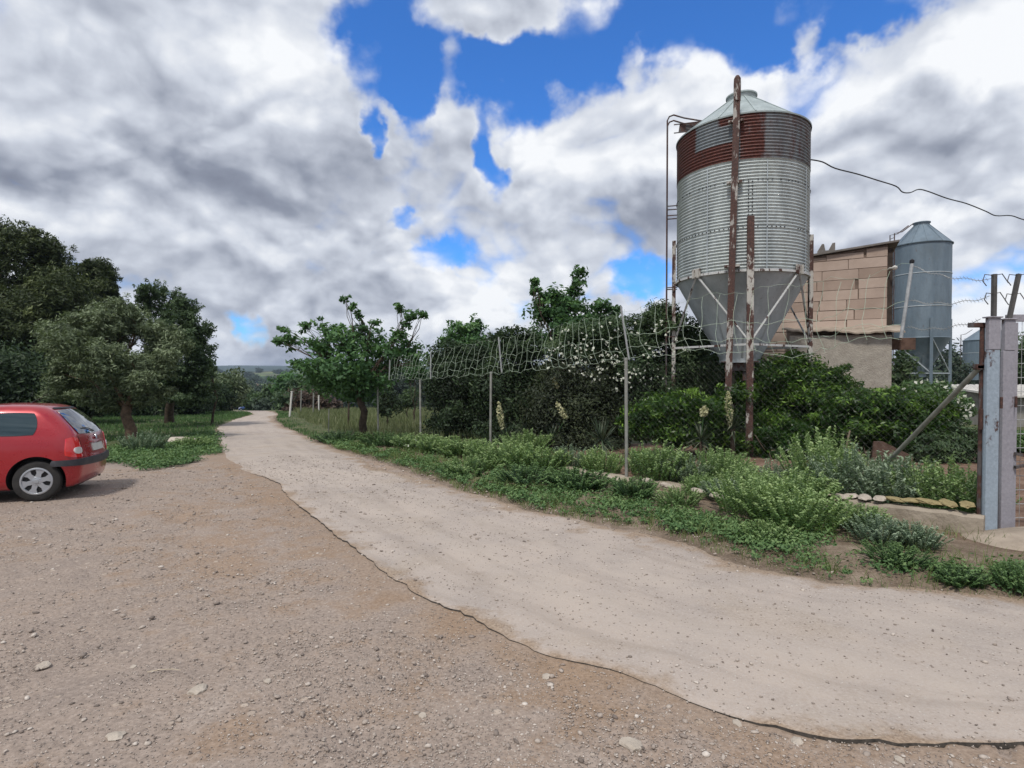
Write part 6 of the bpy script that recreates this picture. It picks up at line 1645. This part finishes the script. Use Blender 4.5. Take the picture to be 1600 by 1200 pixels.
H = [
    (1285, 778, 96, 84, 'herb', 'tallest spiky herb clump, right behind the big fresh one', 0), (1240, 800, 96, 50, 'herb', 'big fresh green herb clump spilling over the footing in the middle of the verge', 1), (1175, 817, 96, 62, 'herb', 'fresh green herb clump spilling over the footing left of the big one', 0), (1240, 836, 100, 62, 'herb', 'front herb clump nearest the road in the big fresh group', 1),
    (1340, 794, 96, 74, 'herbgrey', 'greyish herb clump at the foot of the long brace pole', 2), (1400, 808, 96, 74, 'herbgrey', 'greyish herb clump midway from brace pole to gate posts', 3), (1455, 818, 90, 76, 'herb', 'green herb clump with pale tips second from the gate posts', 0), (1503, 824, 84, 80, 'herb', 'dark green herb clump touching the slim dark post', 1),
    (1310, 760, 60, 44, 'herb', 'herb clump behind the tallest one, under the dead branch stub', 3), (1120, 767, 76, 52, 'herb', 'herb clump right of the middle group behind the footing', 0), (1070, 765, 60, 40, 'herbgrey', 'grey-green rounded herb clump behind the footing in the middle group', 2), (1030, 760, 76, 54, 'herb', 'herb clump with yellowish tips right of the tall grey post', 1), (1000, 745, 40, 34, 'herb', 'herb clump touching the right side of the tall grey post', 0),
    (1165, 778, 60, 36, 'herb', 'herb clump below the front silo leg', 3), (1210, 775, 60, 40, 'herbgrey', 'grey herb clump right below the front silo leg foot', 2), (940, 748, 50, 36, 'herb', 'herb clump just left of the tall grey post, behind the rubble', 1), (840, 742, 70, 36, 'herb', 'yellow-tipped herb clump under the leaning cream spike', 1), (800, 735, 70, 36, 'herb', 'herb clump right of the second fence post', 0), (760, 728, 60, 30, 'herb', 'herb clump around the foot of the second fence post', 3),
    (720, 718, 60, 26, 'herb', 'herb clump left of the second fence post', 1), (820, 712, 60, 30, 'herb', 'shaded herb clump behind the yellow-tipped one', 2), (890, 738, 54, 30, 'herbgrey', 'grey-green herb clump between cream spike and drooping yucca', 2), (1375, 860, 80, 34, 'herbgrey', 'bluish-green herb clump in front of the footing below the brace pole', 2), (1430, 868, 60, 30, 'herbgrey', 'smaller bluish herb clump to the right in front of the footing', 3),
    (1140, 745, 46, 26, 'herb', 'dark herb clump in the shade left of the front silo leg', 0), (680, 712, 50, 22, 'herb', 'low herb clump right of the third fence post', 3), (1095, 780, 46, 26, 'herb', 'small herb clump on the footing line below the middle group', 1), (225, 707, 46, 28, 'herbgrey', 'soft green herb clump at the foot of the olive trunk', 2), (300, 700, 40, 14, 'herb', 'low herb tuft on the grassy corner by the track', 3)]
H += [(1340, 835, 70, 32, 'herb', 'low green herb clump in front of the footing, right of the fresh group', 1), (1205, 850, 70, 28, 'herb', 'low herb clump at the road side of the big fresh group', 3), (1060, 800, 56, 24, 'herb', 'low herb clump hiding the footing below the middle herb group', 0), (990, 785, 60, 26, 'cover', 'leafy dark green clump in front of the tall grey post', 1),
      (900, 770, 80, 24, 'cover', 'leafy dark clump below the rubble heap', 3), (820, 762, 80, 24, 'cover', 'leafy dark clump below the yellow-tipped herb', 0), (740, 742, 80, 24, 'herb', 'wide low herb clump in front of the second fence post', 2), (1500, 915, 66, 24, 'cover', 'dark leafy clump at the road edge in front of the apron', 1), (1590, 925, 60, 36, 'cover', 'dark leafy clump at the right edge in front of the apron', 3),
      (1400, 893, 70, 22, 'cover', 'flat dark leafy clump at the road edge below the bluish herbs', 0), (1130, 790, 50, 26, 'herbgrey', 'grey herb clump between middle group and big fresh group', 3), (650, 705, 60, 20, 'herb', 'low herb clump among the white wildflowers', 1), (600, 700, 60, 18, 'cover', 'low dark clump left of the white wildflowers', 2), (530, 690, 60, 14, 'cover', 'low dark clump in front of the broadleaf tree', 0)]
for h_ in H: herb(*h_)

def cover_points(n, polys, r, jitter_=0.0):
    out = []
    for (pp, w) in polys:
        m_ = int(n * w); a = np.array(pp, float); x0, y0 = a.min(0); x1, y1 = a.max(0); got = []
        while len(got) < m_:
            x, y = r.uniform(x0, x1), r.uniform(y0, y1); ins = False; j = len(pp) - 1
            for i in range(len(pp)):
                if (pp[i][1] > y) != (pp[j][1] > y) and x < (pp[j][0] - pp[i][0]) * (y - pp[i][1]) / (pp[j][1] - pp[i][1]) + pp[i][0]: ins = not ins
                j = i
            if ins: p = G(x, y); got.append((p.x, p.y))
        out += got
    return np.array(out)
r = np.random.default_rng(31)
# patchy low leafy cover: rosettes on the verge
polysR = [([(640, 728), (700, 722), (860, 765), (990, 790), (1010, 812), (860, 800), (760, 770)], 0.27), ([(480, 688), (560, 690), (700, 715), (720, 745), (600, 722)], 0.16), ([(1030, 800), (1180, 830), (1250, 855), (1300, 870), (1280, 888), (1130, 850), (1040, 825)], 0.16),
          ([(1290, 872), (1400, 880), (1430, 895), (1400, 905), (1290, 890)], 0.06), ([(1460, 892), (1530, 900), (1535, 922), (1470, 912)], 0.09), ([(1555, 900), (1640, 900), (1650, 932), (1560, 925)], 0.09), ([(990, 790), (1060, 800), (1080, 818), (1000, 812)], 0.04), ([(855, 742), (990, 770), (990, 785), (860, 760)], 0.05), ([(1140, 830), (1300, 845), (1300, 872), (1150, 850)], 0.08)]
pts = cover_points(1250, polysR, r); keep = fbm2(pts[:, 0], pts[:, 1], 2.9, 6) > -0.12 * np.ones(len(pts)) + r.uniform(-.25, .25, len(pts)); pts = pts[keep]
def rosettes(pts, r, size, nlf, hgt, name, mat, zoff=0.03):
    n = len(pts); c0 = np.c_[pts, g(pts[:, 0], pts[:, 1]) + zoff]
    s = size * r.uniform(0.5, 1.4, n)
    c = np.repeat(c0, nlf, 0); ss = np.repeat(s, nlf)
    a = r.uniform(0, 2 * pi, len(c)); q = np.sqrt(r.random(len(c))) * ss; hz_ = r.uniform(0, 1, len(c)) * hgt * ss / size
    c = c + np.c_[np.cos(a) * q, np.sin(a) * q, hz_ * (1 - 0.4 * q / (ss + 1e-6))]
    nr = np.c_[np.cos(a) * 0.5, np.sin(a) * 0.5, 0.8 + 0 * a] + r.normal(0, .4, (len(c), 3)); nr /= np.linalg.norm(nr, axis=1)[:, None]
    V = leaf_geom(c, nr, 0.036, r, 1.3); V = V.reshape(-1, 4, 3) ; cen = V.mean(1, keepdims=True); sc = np.interp(c[:, 1], [4, 20, 45], [0.85, 1.8, 3.6])[:, None, None]; V = (cen + (V - cen) * sc).reshape(-1, 3)
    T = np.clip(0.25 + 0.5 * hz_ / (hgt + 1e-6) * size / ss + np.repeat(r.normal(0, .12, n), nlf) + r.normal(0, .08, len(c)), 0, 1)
    o = np_mesh(name, V, np.arange(len(V)).reshape(-1, 4), M[mat], face_attr={'tint': T}); return tag(o, kind='stuff')
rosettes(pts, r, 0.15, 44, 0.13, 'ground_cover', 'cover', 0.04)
vx = r.uniform(-9, 7, 5200); vy = r.uniform(3, 20, 5200); vd = vx - xR(vy)
kk = (vd > 0.28) & (vd < 2.4) & (fbm2(vx, vy, 1.4, 21) + 0.25 * (vy > 11) > -0.05)
rosettes(np.c_[vx[kk], vy[kk]][:1300], r, 0.075, 20, 0.05, 'small_weeds', 'cover', 0.035)
polysL = [([(150, 722), (215, 700), (330, 690), (345, 708), (300, 722), (200, 728)], 0.4), ([(215, 695), (335, 672), (345, 690), (320, 702), (240, 705)], 0.3), ([(150, 735), (260, 722), (330, 716), (240, 735)], 0.08), ([(150, 690), (200, 690), (200, 720), (150, 722)], 0.22)]
pts = cover_points(1300, polysL, r); keep = fbm2(pts[:, 0], pts[:, 1], 1.3, 8) + r.uniform(-.3, .3, len(pts)) > 0.08
keep &= ~((np.abs(pts[:, 0] + 11.3) < 1.1) & (np.abs(pts[:, 1] - 16.6) < 0.9)); pts = pts[keep]
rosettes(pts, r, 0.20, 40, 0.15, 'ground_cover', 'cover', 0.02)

def grass(name, pts, h, r, mat='grass', w=0.006, lean=0.35):
    n = len(pts); z = g(pts[:, 0], pts[:, 1]); hh = h * r.uniform(0.5, 1.3, n); a = r.uniform(0, 2 * pi, n); l = lean * hh * r.uniform(0.2, 1.4, n); b = r.uniform(0, 2 * pi, n)
    w = w * np.interp(pts[:, 1], [4, 15, 45], [0.7, 1.8, 4.5])
    s = np.c_[np.cos(b) * w, np.sin(b) * w, 0 * w]; p0 = np.c_[pts, z - 0.02]
    m_ = p0 + np.c_[np.cos(a) * l * .35, np.sin(a) * l * .35, hh * .55]; t_ = p0 + np.c_[np.cos(a) * l, np.sin(a) * l, hh]
    V = np.stack([p0 - s, p0 + s, m_ + s * .7, m_ - s * .7, t_ + s * .1, t_ - s * .1], 1).reshape(-1, 3); i = np.arange(n)[:, None] * 6
    F = np.stack([i + np.array([0, 1, 2, 3]), i + np.array([3, 2, 4, 5])], 1).reshape(-1, 4)
    o = np_mesh(name, V, F, M[mat], face_attr={'tint': np.repeat(np.clip(r.normal(0.42, .2, n) + 0.2 * fbm2(pts[:, 0], pts[:, 1], 0.8, 3), 0, 1), 2)}); return tag(o, kind='stuff')
N_ = 130000
gx_ = r.uniform(-45, 3, N_); gy_ = r.uniform(13, 44, N_)
inR = (gx_ > xR(gy_) + 0.15) & (gy_ > 16.5) & (gx_ < xR(gy_) + 16); inL = (gx_ < xL(gy_) - 0.1) & (gy_ > np.interp(gx_, [-60, -12, -8, -6], [10.5, 12.5, 14.5, 17.5])) & (gx_ > xL(gy_) - 26)
kk = (inR | inL) & (fbm2(gx_, gy_, 0.9, 4) > -0.35); p_ = np.c_[gx_[kk], gy_[kk]]
dR_ = p_[:, 0] - xR(p_[:, 1]); tall = (dR_ > 1.5)
grass('tall_grass', p_[tall], 0.38, r); grass('short_grass', p_[~tall], 0.13, r, 'cover')
N_ = 120000
gx_ = r.uniform(-8, 9, N_); gy_ = r.uniform(2, 17, N_); d_ = gx_ - xR(gy_)
kk = (d_ > 0.15 + 0.25 * fbm2(gx_, gy_, 1.5, 17)) & (d_ < 3.2) & (fbm2(gx_, gy_, 2.0, 12) > -0.35); grass('verge_grass', np.c_[gx_[kk], gy_[kk]], 0.10, r, 'vgrass', 0.004, 0.8)
kk = (d_ > 0.5) & (d_ < 3.2) & (fbm2(gx_, gy_, 2.4, 19) > 0.1); grass('verge_grass', np.c_[gx_[kk], gy_[kk]], 0.19, r, 'vgrass', 0.005, 0.6)
kk = (d_ > 0.05) & (d_ < 3.4) & (fbm2(gx_, gy_, 2.6, 14) > 0.2); grass('dry_grass', np.c_[gx_[kk], gy_[kk]], 0.05, r, 'dry', 0.0032, 1.6)
# small white wildflowers on the verge
pts = cover_points(110, [([(622, 697), (650, 695), (680, 704), (670, 714), (630, 710)], 0.62), ([(690, 706), (740, 716), (735, 722), (690, 714)], 0.38)], r)
c_ = np.c_[pts, g(pts[:, 0], pts[:, 1]) + 0.2 + r.uniform(-.05, .08, len(pts))]; cc = np.repeat(c_, 3, 0) + r.normal(0, .02, (len(c_) * 3, 3)); nn = r.normal(size=cc.shape) + np.array([0, -.6, 1]); nn /= np.linalg.norm(nn, axis=1)[:, None]
V = leaf_geom(cc, nn, 0.05, r, 1.0); tag(np_mesh('wildflowers', V, np.arange(len(V)).reshape(-1, 4), M['petal'], None, face_attr={'tint': r.random(len(cc))}), kind='stuff')

# ------------------------------------------------------------------ air
hm = bpy.data.materials.new('haze'); hm.use_nodes = True; hm.node_tree.nodes.clear(); N = NT(hm.node_tree)
pv = N.new('ShaderNodeVolumePrincipled', {'Color': (0.62, 0.76, 1.0, 1), 'Density': 0.00016, 'Anisotropy': 0.0})
N.t.links.new(pv.outputs[0], N.new('ShaderNodeOutputMaterial').inputs['Volume'])
mb = MB(); mb.box((0, 0, 14), (7500, 7500, 88)); tag(mb.build('haze', hm), kind='stuff')
